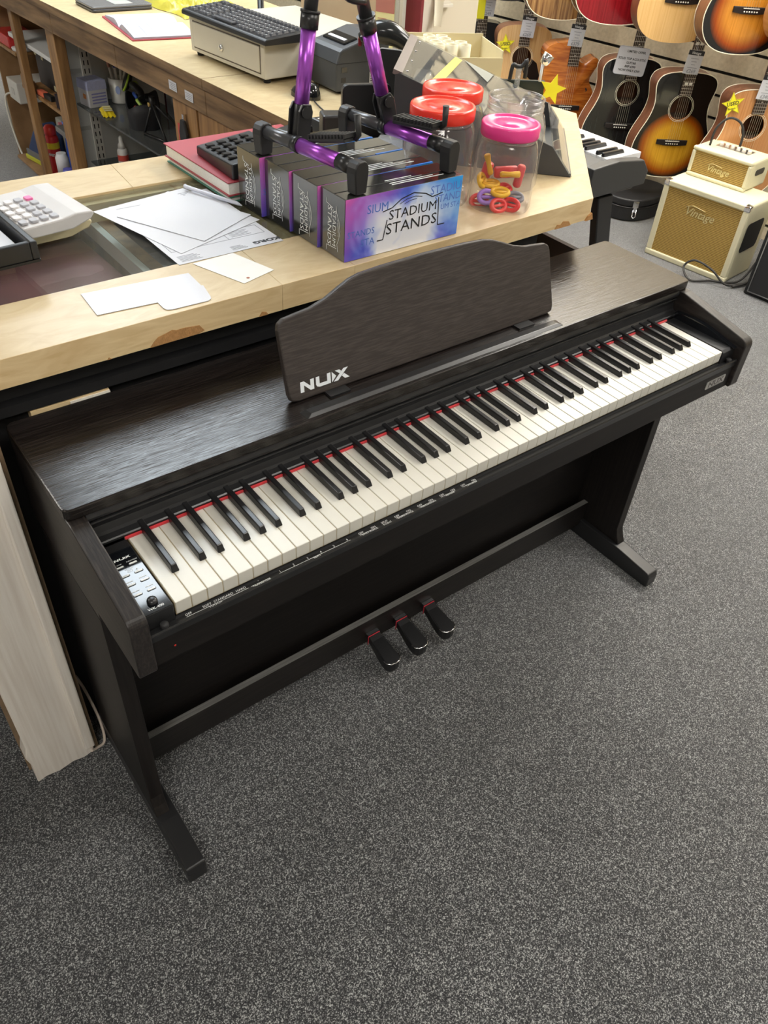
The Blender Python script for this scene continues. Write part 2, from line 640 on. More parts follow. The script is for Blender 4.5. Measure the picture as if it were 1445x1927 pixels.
# show-case well under the glass
DARK_WELL = plain('dark_grey_shelf_felt', (0.20, 0.22, 0.21), 0.9, var=0.25, scale=120)
well = MB()
well.box(-1.3, 0.60, 0.44, 1.03, 0.70, 0.715)
well.build('case_shelf', DARK_WELL, counter, world=True)
div = MB()
div.box(0.285, 0.31, 0.45, 1.02, 0.715, 0.852)
div.build('case_divider', POST_WOOD, counter, world=True)
ch = MB()
ch.box(0.270, 0.284, 0.46, 1.02, 0.82, 0.852)
ch.build('divider_channel', plain('white_plastic_channel', (0.7, 0.7, 0.68), 0.4), counter, world=True)
bp_ = MB()
bp_.box(-1.3, 1.08, 1.035, 1.055, 0.0, CB)
bp_.build('rear_panel', TAN_BOARD, counter, world=True)
fp = MB()
fp.box(-0.10, 1.065, 0.425, 0.44, 0.0, CB)
fp.build('front_panel', BLACK_MATTE, counter, world=True)
fp = MB()
fp.box(-1.3, -0.10, 0.565, 0.58, 0.0, CB)
fp.build('recessed_panel', plain('dark_carpet_panel', (0.02, 0.02, 0.021), 0.95, var=0.4, scale=200, bump=0.5), counter, world=True)
ep = MB()
ep.box(1.065, 1.08, 0.425, 1.034, 0.0, CB)
ep.build('end_panel', BLACK_MATTE, counter, world=True)
rail = MB()
rail.box(-0.09, 1.065, 0.405, 0.424, 0.795, 0.812)
rail.build('cable_rail', BLACK_SATIN, counter, world=True)
lg = MB()
lg.box(-0.03, 0.094, 0.4035, 0.4245, 0.770, 0.7925)
lg.build('ledge_batten', MAPLE_EDGE, counter, world=True)
lg = MB()
lg.box(0.03, 0.094, 0.4005, 0.4035, 0.776, 0.7915)
lg.build('white_strip', WHITE_PAINT, counter, world=True)
# white painted corner post at the counter's left end, ragged at the foot
post = MB()
rag = [(-0.224, 0.0), (-0.205, 0.006), (-0.18, 0.001), (-0.15, 0.008), (-0.128, 0.003), (-0.106, 0.009), (-0.104, 0.2), (-0.106, 0.5), (-0.105, CB), (-0.222, CB),
       (-0.223, 0.4), (-0.221, 0.12), (-0.228, 0.09), (-0.222, 0.06)]
post.prism(rag, 'y', 0.336, 0.372)
post.build('corner_post', WHITE_PAINT, counter, 0.002, 1, world=True)
post = MB()
post.box(-0.100, -0.094, 0.345, 0.425, 0.0, CB)
post.box(-0.229, -0.10, 0.373, 0.43, 0.0, CB)
post.build('post_backing', plain('dirty_raw_timber', (0.22, 0.15, 0.09), 0.85, var=0.4, scale=40, bump=0.5, bscale=90), counter, world=True)
tr = MB()
tr.box(-0.1225, -0.1025, 0.327, 0.3355, 0.035, CB)
tr.build('post_trim', WHITE_PAINT, counter, 0.003, 2, world=True)
# bare chipboard where the edge band has broken away
for pts in ([(0.165, 0.8535), (0.173, 0.862), (0.181, 0.868), (0.196, 0.871), (0.205, 0.8735), (0.212, 0.871), (0.225, 0.8715), (0.252, 0.8685), (0.260, 0.8575), (0.249, 0.8545)],
            [(0.362, 0.8535), (0.368, 0.861), (0.376, 0.859), (0.380, 0.8535)],
            [(0.095, 0.8535), (0.098, 0.857), (0.102, 0.8535)],
            [(1.10, 0.8535), (1.106, 0.862), (1.118, 0.860), (1.124, 0.866), (1.142, 0.863), (1.15, 0.8535)]):
    m = MB()
    y = 0.3868 if pts[0][0] < 1 else 0.3985
    m.prism(pts, 'y', y - 0.0008, y + 0.004)
    m.build('chipped_edge', RAW_CHIP, counter, world=True)
m = MB()
m.prism([(1.198, 0.853), (1.205, 0.862), (1.216, 0.868), (1.222, 0.853)], 'y', 0.3975, 0.41)
m.build('chipped_corner', RAW_CHIP, counter, world=True)

# ------------------------------------------------------------------ back counter (staff side)
bcount = thing('back_counter', 'long maple-topped staff counter with brown timber frame behind the shop counter', 'counter', (1.28, 2.5, 0))


def xe(y):                       # inner edge of the back counter
    return 0.906 - 0.030 * (y - 1.06)


slab([(xe(1.06), 1.0595), (1.66, 1.0595), (1.66, 1.60), (xe(1.6), 1.60)], 0.872, CT, bcount, mats=(MAPLE, BROWN_WOOD))
slab([(xe(1.602), 1.602), (1.66, 1.602), (1.66, 4.25), (xe(4.25), 4.25)], 0.872, CT, bcount, mats=(MAPLE, BROWN_WOOD))
for (y0, y1) in ((1.06, 1.60), (1.602, 2.2), (2.203, 2.75), (2.753, 3.3), (3.303, 4.25)):
    m = MB()
    m.prism([(xe(y0) + 0.008, y0), (xe(y0) + 0.03, y0), (xe(y1) + 0.03, y1), (xe(y1) + 0.008, y1)], 'z', 0.80, 0.8715)
    m.build('apron_plank', BROWN_WOOD, bcount, 0.0015, 1, world=True)
for (x0, x1, y0, y1) in ((0.912, 0.95, 1.70, 1.86), (0.915, 0.95, 1.46, 1.695), (0.902, 0.945, 2.875, 2.965), (0.902, 0.935, 3.372, 3.422)):
    m = MB()
    m.box(x0, x1, y0, y1, 0.0, 0.7995)
    m.build('post', POST_WOOD, bcount, 0.002, 1, world=True)
# grey rear panel with slotted uprights, brown rear board further along
m = MB()
m.box(0.947, 1.619, 3.0, 3.015, 0.0, 0.87)
m.build('grey_panel', GREY_PANEL, bcount, world=True)
m = MB()
m.box(0.955, 1.619, 3.955, 3.97, 0.0, 0.87)
m.build('brown_board', TAN_BOARD, bcount, world=True)
m = MB()
m.box(1.62, 1.64, 1.1, 4.2, 0.0, 0.87)
m.build('outer_panel', TAN_BOARD, bcount, world=True)
UPR = plain('white_shelf_upright', (0.66, 0.66, 0.62), 0.45)
for yc in (1.052, 1.50):
    m = MB()
    m.box(yc - 0.019, yc + 0.019, 2.988, 2.9995, 0.02, 0.86)
    up = m.build('slotted_upright', UPR, bcount, world=True)
    sl = MB()
    for k in range(26):
        for dy in (-0.009, 0.009):
            z = 0.04 + k * 0.031
            sl.box(yc + dy - 0.0022, yc + dy + 0.0022, 2.9868, 2.9882, z, z + 0.018)
    so = sl.build('slots', BLACK_MATTE, up, world=True)
for z0 in (0.376, 0.60):
    m = MB()
    m.box(0.962, 1.03, 2.9985, 2.9998, z0, z0 + 0.017)
    m.build('tape_patch', plain('grey_tape', (0.36, 0.37, 0.36), 0.6), bcount, world=True)
# glass shelf
m = MB()
m.prism([(1.02, 1.9), (1.30, 1.9), (1.30, 2.985), (0.984, 2.985)], 'z', 0.484, 0.492)
m.build('glass_shelf', clear('smoked_shelf_glass', (0.48, 0.53, 0.54), 1.5, 0.05, 0.06), bcount, world=True)
# wooden shelves at the far end
for (x0, x1, y0, y1, z0, z1, nm, mt) in ((0.943, 1.16, 3.02, 3.635, 0.622, 0.640, 'white_shelf', plain('white_melamine', (0.68, 0.68, 0.67), 0.4)),
                                         (0.945, 1.16, 3.02, 3.60, 0.414, 0.430, 'timber_shelf', POST_WOOD),
                                         (0.955, 1.16, 3.64, 3.954, 0.535, 0.55, 'timber_shelf', POST_WOOD),
                                         (0.90, 1.30, 3.02, 3.80, 0.045, 0.06, 'floor_shelf', TAN_BOARD)):
    m = MB()
    m.box(x0, x1, y0, y1, z0, z1)
    m.build(nm, mt, bcount, 0.002, 1, world=True)
m = MB()
m.box(0.947, 0.96, 3.44, 3.598, 0.4305, 0.475)
m.build('shelf_block', POST_WOOD, bcount, world=True)
m = MB()
m.box(1.0, 1.16, 3.20, 3.22, 0.6405, 0.66)
m.build('grey_batten', GREY_PANEL, bcount, world=True)
# price labels stuck on the apron
for (yc, zc, dz) in ((1.80, 0.836, 0.0), (1.70, 0.834, -0.004)):
    m = MB()
    x = xe(yc) + 0.0075
    m.box(x - 0.0008, x, yc - 0.026, yc + 0.026, zc - 0.013 + dz, zc + 0.013 + dz)
    lb = m.build('paper_label', PAPER, bcount, world=True)
    w = MB()
    for r in range(4):
        w.box(x - 0.0013, x - 0.0009, yc - 0.02, yc + 0.02 - 0.006 * (r % 2), zc + 0.006 - r * 0.005 + dz, zc + 0.0075 - r * 0.005 + dz)
    w.build('label_print', DIM_INK, lb, world=True)
m = MB()
m.box(0.9095, 0.9115, 1.80, 1.835, 0.66, 0.72)
m.build('red_sticker', plain('red_sticker', (0.55, 0.06, 0.05), 0.5), bcount, world=True)


# ------------------------------------------------------------------ the digital piano
KT = 0.7164                     # height of the white keys
KW = 0.0235
X0, X1 = -0.0720, 1.2940        # outer sides
piano = thing('digital_piano', 'dark wenge digital piano with 88 keys and open music rest in front of the counter', 'piano', (0.611, 0.19, 0))


def pp(mb, name, mat, bevel=0.0, seg=2, parent=piano):
    return mb.build(name, mat, parent, bevel, seg, world=True)


m = MB()
m.prism(rounded(X0 - 0.0005, X1 + 0.0005, 0.1605, 0.400, 0.012, 4), 'z', 0.7715, 0.7897)
pp(m, 'lid', WENGE, 0.0022, 2)

# end panels: sloping cheek with a rounded nose
side = [(0.395, 0.612), (0.118, 0.612), (0.118, 0.626), (-0.018, 0.626), (-0.0215, 0.632)]
for i in range(7):
    a = PI + 0.0 - (PI / 2 - 0.22) * i / 6
    side.append((-0.0055 + 0.016 * math.cos(a), 0.7215 + 0.016 * math.sin(a)))
side += [(0.150, 0.7705), (0.395, 0.7705)]
for x0, x1 in ((X0 + 0.001, X0 + 0.027), (X1 - 0.027, X1 - 0.001)):
    m = MB()
    m.prism(side, 'x', x0, x1)
    pp(m, 'side_panel', WENGE_Y, 0.002, 2)

# legs and sledge feet
for x0, x1, fx0, fx1 in ((X0 + 0.001, X0 + 0.027, X0 + 0.001, X0 + 0.039), (X1 - 0.027, X1 - 0.001, X1 - 0.039, X1 - 0.001)):
    m = MB()
    m.prism([(0.118, 0.6115), (0.116, 0.10), (0.108, 0.078), (0.098, 0.0585), (0.36, 0.0585), (0.36, 0.6115)], 'x', x0, x1)
    pp(m, 'leg', WENGE_D, 0.0012, 1)
    m = MB()
    m.prism([(-0.024, 0.004), (-0.024, 0.034), (-0.019, 0.0475), (0.085, 0.058), (0.37, 0.058), (0.375, 0.004)], 'x', fx0, fx1)
    ft = pp(m, 'foot', BLACK_SATIN, 0.003, 2)
    m = MB()
    for y in (0.0, 0.33):
        m.lathe([(0.011, 0.0), (0.011, 0.0039)], 12, ((fx0 + fx1) / 2, y, 0.0))
    pp(m, 'foot_glide', BLACK_MATTE, parent=ft)

# key bed, front board, knee panel
m = MB()
m.box(X0 + 0.0275, X1 - 0.0275, 0.0, 0.37, 0.628, 0.672)
pp(m, 'key_bed', WENGE_F)
m = MB()
m.box(X0 + 0.0275, X1 - 0.0275, -0.0135, -0.0005, 0.6275, 0.6865)
fb = pp(m, 'front_board', WENGE_F, 0.0012, 1)
m = MB()
m.box(X0 + 0.0275, X1 - 0.0275, 0.2555, 0.2675, 0.05, 0.6275)
pp(m, 'knee_panel', WENGE_F)
m = MB()
m.box(X0 + 0.0275, X1 - 0.0275, 0.372, 0.384, 0.63, 0.770)
pp(m, 'back_panel', WENGE)

# key slip, the black plastic strip in front of the keys, a soft rounded front
sl = [(-0.0150, 0.6870), (-0.0158, 0.6905), (-0.0142, 0.6930), (-0.0105, 0.6922), (-0.0085, 0.6895), (-0.0030, 0.6890), (-0.0030, 0.6730), (-0.0130, 0.6730)]
m = MB()
m.prism(sl, 'x', X0 + 0.0275, X1 - 0.0275, smooth=False)
slip = pp(m, 'key_slip', BLACK_SATIN)
sw = MB()
for x, s, y in ((0.0145, 'OFF', -0.0045), (0.042, 'SOFT', -0.0045), (0.067, 'STANDARD', -0.0045), (0.094, 'HARD', -0.0045), (0.122, '•', -0.0038)):
    write(sw, s, (x, y, 0.6892), (1, 0, 0), (0, 1, 0), 0.0056, 0.0, mi=0)
for x0, x1 in ((0.010, 0.104), (0.108, 0.138), (0.154, 0.278), (0.296, 0.327), (0.365, 0.395), (0.411, 0.441), (0.457, 0.487), (0.503, 0.534)):
    sw.box(x0, x1, -0.00855, -0.0078, 0.6892, 0.6896)
for k, x in enumerate((0.157, 0.180, 0.204, 0.227, 0.250, 0.274)):
    write(sw, str(k + 1), (x, -0.0048, 0.6892), (1, 0, 0), (0, 1, 0), 0.0056, 0.0)
for x in (0.30, 0.369, 0.415, 0.461, 0.507):
    write(sw, 'OFF', (x, -0.0048, 0.6892), (1, 0, 0), (0, 1, 0), 0.0054, 0.0)
    write(sw, 'ON', (x + 0.023, -0.0048, 0.6892), (1, 0, 0), (0, 1, 0), 0.0054, 0.0)
write(sw, 'SPLIT', (0.345, -0.0045, 0.6892), (1, 0, 0), (0, 1, 0), 0.0054, 0.0)
for x, s in ((0.051, 'TOUCH'), (0.123, 'TRANSPOSE'), (0.216, 'BEAT'), (0.3115, 'SPLIT VOICE'), (0.345, 'POINT'), (0.380, 'DUAL VOICE'), (0.426, 'PERCUSSION'), (0.472, 'REVERB'), (0.5185, 'CHORUS')):
    write(sw, s, (x, -0.0122, 0.6926), (1, 0, 0), (0, 0.985, -0.17), 0.0054, 0.0)
pp(sw, 'lettering', WHITE_INK, parent=slip)
m = MB()
m.box(X0 + 0.0275, X1 - 0.0275, -0.0028, 0.30, 0.6722, 0.6880)
pp(m, 'key_frame', BLACK_MATTE)

# white keys
wk = MB()
wk.box(0.0006, KW - 0.0006, 0.0, 0.165, KT - 0.0225, KT)
k0 = None
for i in range(52):
    if k0 is None:
        k0 = wk.build('white_key', [IVORY], piano, 0.0011, 2, world=True)
        base = Vector(k0.location)
    else:
        part_copy(k0, piano, (i * KW, 0, 0))
kb = MB()
kb.box(0.0, 52 * KW, 0.0012, 0.165, KT - 0.024, KT - 0.0016)
pp(kb, 'key_body', KEYGAP)
# black keys: bevelled top, sloping nose
bk = MB()
hw0, hw1 = 0.0056, 0.0043
vs = [(-hw0, 0.0495, 0), (hw0, 0.0495, 0), (hw0, 0.165, 0), (-hw0, 0.165, 0),
      (-hw1, 0.0550, 0.0108), (hw1, 0.0550, 0.0108), (hw1, 0.165, 0.0118), (-hw1, 0.165, 0.0118)]
vs = [(x, y, z + KT - 0.0002) for x, y, z in vs]
bk.add(vs, [(3, 2, 1, 0), (4, 5, 6, 7), (0, 1, 5, 4), (1, 2, 6, 5), (2, 3, 7, 6), (3, 0, 4, 7)])
b0 = None
letters = 'ABCDEFG'
shift = {'C': -0.0024, 'D': 0.0024, 'F': -0.0030, 'G': 0.0, 'A': 0.0030}
for i in range(51):
    L = letters[i % 7]
    if L not in shift:
        continue
    x = (i + 1) * KW + shift[L]
    if b0 is None:
        b0 = bk.build('black_key', BLACK_KEY, piano, 0.0014, 3, world=True)
        b0.location = (x, 0, 0)
    else:
        part_copy(b0, piano, (x, 0, 0))
m = MB()
m.box(-0.004, 1.226, 0.1455, 0.1485, KT + 0.0005, KT + 0.0042)
pp(m, 'felt_strip', RED_FELT)

# fallboard: rolled moulding under the lid, dished black panel above the keys
prof = [(0.1635, 0.7712), (0.1615, 0.7680), (0.1600, 0.7640), (0.1606, 0.7600), (0.1635, 0.7568), (0.1668, 0.7556), (0.1668, 0.7540), (0.1636, 0.7526), (0.1628, 0.7505), (0.1655, 0.7470),
        (0.1672, 0.7400), (0.1640, 0.7300), (0.1610, 0.7262), (0.1500, 0.7255), (0.1480, 0.7240), (0.1480, 0.7205), (0.30, 0.7205), (0.30, 0.7712)]
m = MB()
m.prism(prof, 'x', X0 + 0.0275, X1 - 0.0275, smooth=False)
pp(m, 'fallboard', BLACK_SATIN)

# left control block with glossy panel
cb = MB()
cb.box(-0.0445, -0.0030, -0.002, 0.147, 0.6885, 0.7172)
cblk = pp(cb, 'control_block', BLACK_SATIN, 0.0008, 1)
m = MB()
m.box(-0.0440, -0.0036, -0.0014, 0.130, 0.7172, 0.7180)
pp(m, 'gloss_panel', BLACK_GLOSS, 0.0003, 1, parent=cblk)
BTN = plain('pale_grey_button', (0.72, 0.73, 0.72), 0.35)
RIM = plain('button_rim', (0.03, 0.03, 0.035), 0.3)
btn = None
for (x, y) in ((-0.0145, 0.0965), (-0.0145, 0.078), (-0.0145, 0.059), (-0.0145, 0.038), (-0.0335, 0.0965), (-0.0335, 0.078), (-0.0335, 0.059), (-0.0335, 0.038)):
    m = MB()
    m.prism(rounded(x - 0.0064, x + 0.0064, y - 0.0021, y + 0.0021, 0.0020, 5), 'z', 0.7180, 0.7184, 1)
    m.prism(rounded(x - 0.0055, x + 0.0055, y - 0.0013, y + 0.0013, 0.0012, 5), 'z', 0.7184, 0.7192, 0)
    pp(m, 'button', [BTN, RIM], parent=cblk)
m = MB()
m.lathe([(0.0072, 0), (0.0072, 0.003), (0.0062, 0.0055), (0.003, 0.0068), (0.0005, 0.007)], 20, (-0.0235, 0.0165, 0.718))
pp(m, 'volume_knob', BLACK_SATIN, parent=cblk)
sw = MB()
UPX, UPY = (1, 0, 0), (0, 1, 0)


def nux(mb, org, right, up, h, lift=0.0004):
    """angular three-letter mark with an arrow notch before the last letter"""
    F = frame(org, right, up)

    def P(pts):
        mb.add([((x + y * 0.12) * h, y * h, lift) for x, y in pts], [tuple(range(len(pts)))], 0, False, F)
    P([(0.0, 0.0), (0.40, 0.0), (0.40, 1.0), (0.0, 1.0)])
    P([(0.40, 1.0), (0.40, 0.62), (1.10, 0.0), (1.10, 0.40)])
    P([(1.10, 0.0), (1.50, 0.0), (1.50, 1.0), (1.10, 1.0)])
    P([(1.72, 0.28), (1.84, 0.10), (2.12, 0.0), (2.12, 0.32), (2.12, 1.0), (1.72, 1.0)])
    P([(2.12, 0.0), (2.98, 0.0), (2.98, 0.32), (2.12, 0.32)])
    P([(2.98, 0.0), (3.38, 0.0), (3.38, 1.0), (2.98, 1.0)])
    P([(3.52, 0.0), (4.02, 0.5), (3.52, 1.0)])
    P([(3.70, 0.0), (4.22, 0.0), (5.40, 1.0), (4.88, 1.0)])
    P([(4.42, 0.62), (4.62, 0.80), (4.40, 1.0), (3.90, 1.0)])
    P([(4.66, 0.34), (5.02, 0.0), (5.55, 0.0), (4.92, 0.52)])


nux(sw, (-0.0355, 0.1095, 0.7181), UPX, UPY, 0.0042)
write(sw, 'FUNCTION', (-0.0140, 0.1022, 0.7181), UPX, UPY, 0.0030, 0.0)
write(sw, 'STOP', (-0.0320, 0.1022, 0.7181), UPX, UPY, 0.0030, 0.0)
write(sw, 'RECORD', (-0.0235, 0.0895, 0.7181), UPX, UPY, 0.0030, 0.0)
write(sw, 'DATA', (-0.0235, 0.0865, 0.7181), UPX, UPY, 0.0028, 0.0)
write(sw, 'VALUE', (-0.0240, 0.0835, 0.7181), UPX, UPY, 0.0028, 0.0)
write(sw, '▲', (-0.0150, 0.0840, 0.7181), UPX, UPY, 0.0034, 0.0)
write(sw, 'VOLUME', (-0.0235, 0.0262, 0.7181), UPX, UPY, 0.0026, 0.0)
for x, y in ((-0.0145, 0.0655), (-0.0335, 0.0655), (-0.0145, 0.0455), (-0.0335, 0.0455)):
    sw.box(x - 0.0052, x + 0.0052, y - 0.0004, y + 0.0004, 0.7181, 0.7184)
write(sw, 'WK-400', (-0.0235, 0.0050, 0.7181), UPX, UPY, 0.0062, 0.0)
pp(sw, 'lettering', WHITE_INK, parent=cblk)
# little felt stop on the slip under the block
m = MB()
m.lathe([(0.0058, 0), (0.0058, 0.0065), (0.0048, 0.0078), (0.0005, 0.008)], 18, (-0.0215, -0.0085, 0.6905))
pp(m, 'slip_stop', BLACK_MATTE)
# right hand end block with curved crest
cr = [(0.150, 0.6885), (-0.002, 0.6885), (-0.002, 0.7125), (0.004, 0.7165), (0.150, 0.7165)]
m = MB()
m.prism(cr, 'x', 1.2245, 1.2665)
eblk = pp(m, 'end_block', BLACK_SATIN, 0.0008, 1)
cr = [(0.150, 0.7168)] + [(0.150 - 0.155 * t, 0.7300 + 0.0060 * math.sin(PI * min(1, t * 1.15)) - 0.013 * t * t) for t in [i / 10 for i in range(11)]] + [(-0.006, 0.7168)]
m = MB()
m.prism(cr, 'x', 1.2545, 1.2665)
pp(m, 'end_crest', BLACK_GLOSS, 0.001, 2, parent=eblk)
m = MB()
m.lathe([(0.0058, 0), (0.0058, 0.0065), (0.0048, 0.0078), (0.0005, 0.008)], 18, (1.2435, -0.0085, 0.6905))
pp(m, 'slip_stop', BLACK_MATTE)
# badge
m = MB()
m.prism(rounded(1.178, 1.244, 0.6465, 0.6645, 0.003, 3), 'y', -0.0149, -0.0136)
bd = pp(m, 'badge', plain('satin_nickel_badge', (0.55, 0.54, 0.52), 0.35, 0.8))
w = MB()
write(w, 'NUX', (1.211, -0.0150, 0.6555), (1, 0, 0), (0, 0, 1), 0.016, 0.03, lift=0.0003, wide=1.5)
w.box(1.186, 1.236, -0.0153, -0.0150, 0.6480, 0.6486)
w.box(1.186, 1.236, -0.0153, -0.0150, 0.6626, 0.6632)
pp(w, 'lettering', plain('dark_badge_print', (0.10, 0.09, 0.085), 0.5), parent=bd)
m = MB()
m.lathe([(0.0016, 0), (0.0014, 0.0006)], 10, M=Matrix.Translation((-0.014, -0.0136, 0.653)) @ Matrix.Rotation(PI / 2, 4, 'X'))
pp(m, 'power_lamp', plain('red_pilot_lens', (0.5, 0.03, 0.02), 0.3))

# pedal rail and three pedals
m = MB()
m.box(X0 + 0.0275, X1 - 0.0275, 0.2245, 0.2385, 0.042, 0.1185)
pp(m, 'pedal_rail', grain('wenge_pedal_rail', (0.010, 0.008, 0.0075), (0.024, 0.020, 0.018), (9, 210, 210), rough=0.34, bump=0.3, lo=0.42, hi=0.75, dist=0.0004), 0.001, 1)
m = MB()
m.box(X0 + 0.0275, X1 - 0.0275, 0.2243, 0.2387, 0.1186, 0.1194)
pp(m, 'rail_sheen_strip', grain('grey_rail_sheen', (0.15, 0.145, 0.14), (0.24, 0.235, 0.225), (9, 300, 300), rough=0.4, bump=0.2))  # paler strip: the rail top's reflected sheen is put into its colour
PEDAL_M = plain('dark_nickel_pedal', (0.16, 0.165, 0.17), 0.38, 0.85, var=0.1, scale=80)
for px in (0.527, 0.609, 0.694):
    m = MB()
    top = [(-0.0155, 0.2243), (0.0155, 0.2243), (0.0160, 0.200), (0.0195, 0.168), (0.0205, 0.148), (0.0185, 0.138), (0.012, 0.131), (0.0, 0.129), (-0.012, 0.131), (-0.0185, 0.138), (-0.0205, 0.148), (-0.0195, 0.168), (-0.0160, 0.200)]

    def pz(y):
        t = (0.2243 - y) / 0.095
        return 0.077 - 0.012 * t - 0.013 * math.sin(max(0, min(1, t)) * PI / 2) + 0.006 * t * t

    n = len(top)
    vs = [(px + x, y, pz(y)) for x, y in top] + [(px + x, y, pz(y) - 0.018 - 0.012 * (0.2243 - y) / 0.095) for x, y in top]
    m.add(vs, [tuple(range(n - 1, -1, -1)), tuple(range(n, 2 * n))] + [(i, (i + 1) % n, n + (i + 1) % n, n + i) for i in range(n)])
    p = pp(m, 'pedal', BLACK_SATIN, 0.002, 3)
    m = MB()
    m.tube([(px + x * 1.0, y - 0.0005, pz(y) - 0.0012) for x, y in top[4:11]], 0.0016, 6)
    pp(m, 'chrome_lip', CHROME, parent=p)
    m = MB()
    m.box(px - 0.0157, px + 0.0157, 0.2160, 0.2240, pz(0.22) - 0.001, pz(0.22) + 0.0010)
    pp(m, 'pedal_neck', PEDAL_M, parent=p)
    m = MB()
    m.box(px - 0.0162, px + 0.0162, 0.2125, 0.2145, pz(0.2135) + 0.0002, pz(0.2135) + 0.0014)
    m.box(px - 0.0170, px - 0.0158, 0.2125, 0.2145, pz(0.2135) - 0.026, pz(0.2135) + 0.0014)
    pp(m, 'red_mark', plain('red_line_paint', (0.55, 0.04, 0.06), 0.5), parent=p)

# music rest leaning back 18 degrees, with a low ledge in front of it
TH = math.radians(18)
RU = Vector((0, math.sin(TH), math.cos(TH)))
MR = frame((0.616, 0.2125, 0.7925), (1, 0, 0), RU)
half = [(0.2850, 0.0), (0.2990, 0.003), (0.3020, 0.014), (0.2995, 0.118), (0.2960, 0.128), (0.2860, 0.1335), (0.262, 0.136), (0.235, 0.1385), (0.205, 0.146), (0.178, 0.157), (0.155, 0.1655), (0.135, 0.1695), (0.09, 0.1720)]
outl = half + [(0.0, 0.1735)] + [(-x, y) for x, y in half[::-1]]
m = MB()
m.prism(outl, 'z', -0.012, 0.0, M=MR)
rest = pp(m, 'music_rest', grain('wenge_rest', (0.027, 0.021, 0.019), (0.060, 0.049, 0.044), (30, 420, 420), rough=0.46, bump=0.4, lo=0.42, hi=0.75, dist=0.0004), 0.003, 3)
lw = MB()
oo = MR @ Vector((-0.2805, 0.0125, 0.0))
nux(lw, oo, (1, 0, 0), RU, 0.0172)
pp(lw, 'lettering', plain('pale_logo_print', (0.72, 0.76, 0.80), 0.45), parent=rest)
m = MB()
m.add([(0.317, 0.167, 0.7897), (0.900, 0.167, 0.7897), (0.902, 0.190, 0.7897), (0.315, 0.190, 0.7897),
       (0.327, 0.173, 0.7945), (0.890, 0.173, 0.7945), (0.891, 0.189, 0.7925), (0.326, 0.189, 0.7925)],
      [(3, 2, 1, 0), (4, 5, 6, 7), (0, 1, 5, 4), (1, 2, 6, 5), (2, 3, 7, 6), (3, 0, 4, 7)])
pp(m, 'rest_ledge', BLACK_SATIN, 0.0006, 1)
for x in (0.40, 0.83):
    m = MB()
    m.box(x - 0.02, x + 0.02, 0.196, 0.224, 0.7897, 0.7935)
    m.prism([(0.222, 0.7897), (0.30, 0.7897), (0.30, 0.792), (0.262, 0.86), (0.258, 0.86)], 'x', x - 0.003, x + 0.003)
    pp(m, 'rest_bracket', BLACK_SATIN)


# ------------------------------------------------------------------ guitars on the slat wall
G_A = Vector((0.83, -0.558, 0)).normalized()          # every guitar is turned the same way
G_YAW = math.atan2(G_A.y, G_A.x)
FRETB = plain('rosewood_fingerboard', (0.045, 0.028, 0.020), 0.5, var=0.3, scale=60)
FRETW = plain('nickel_fret', (0.70, 0.68, 0.62), 0.3, 0.8)
STRING = plain('bronze_string', (0.75, 0.68, 0.52), 0.3, 0.7)
CREAM_BIND = plain('cream_binding', (0.85, 0.78, 0.60), 0.4)
MAHOG = grain('mahogany_side', (0.13, 0.045, 0.022), (0.21, 0.085, 0.042), (60, 60, 6), rough=0.3, bump=0.03)
DARKSIDE = plain('black_side', (0.012, 0.011, 0.011), 0.15)
HOLE_DARK = plain('dark_body_inside', (0.08, 0.045, 0.028), 0.9)


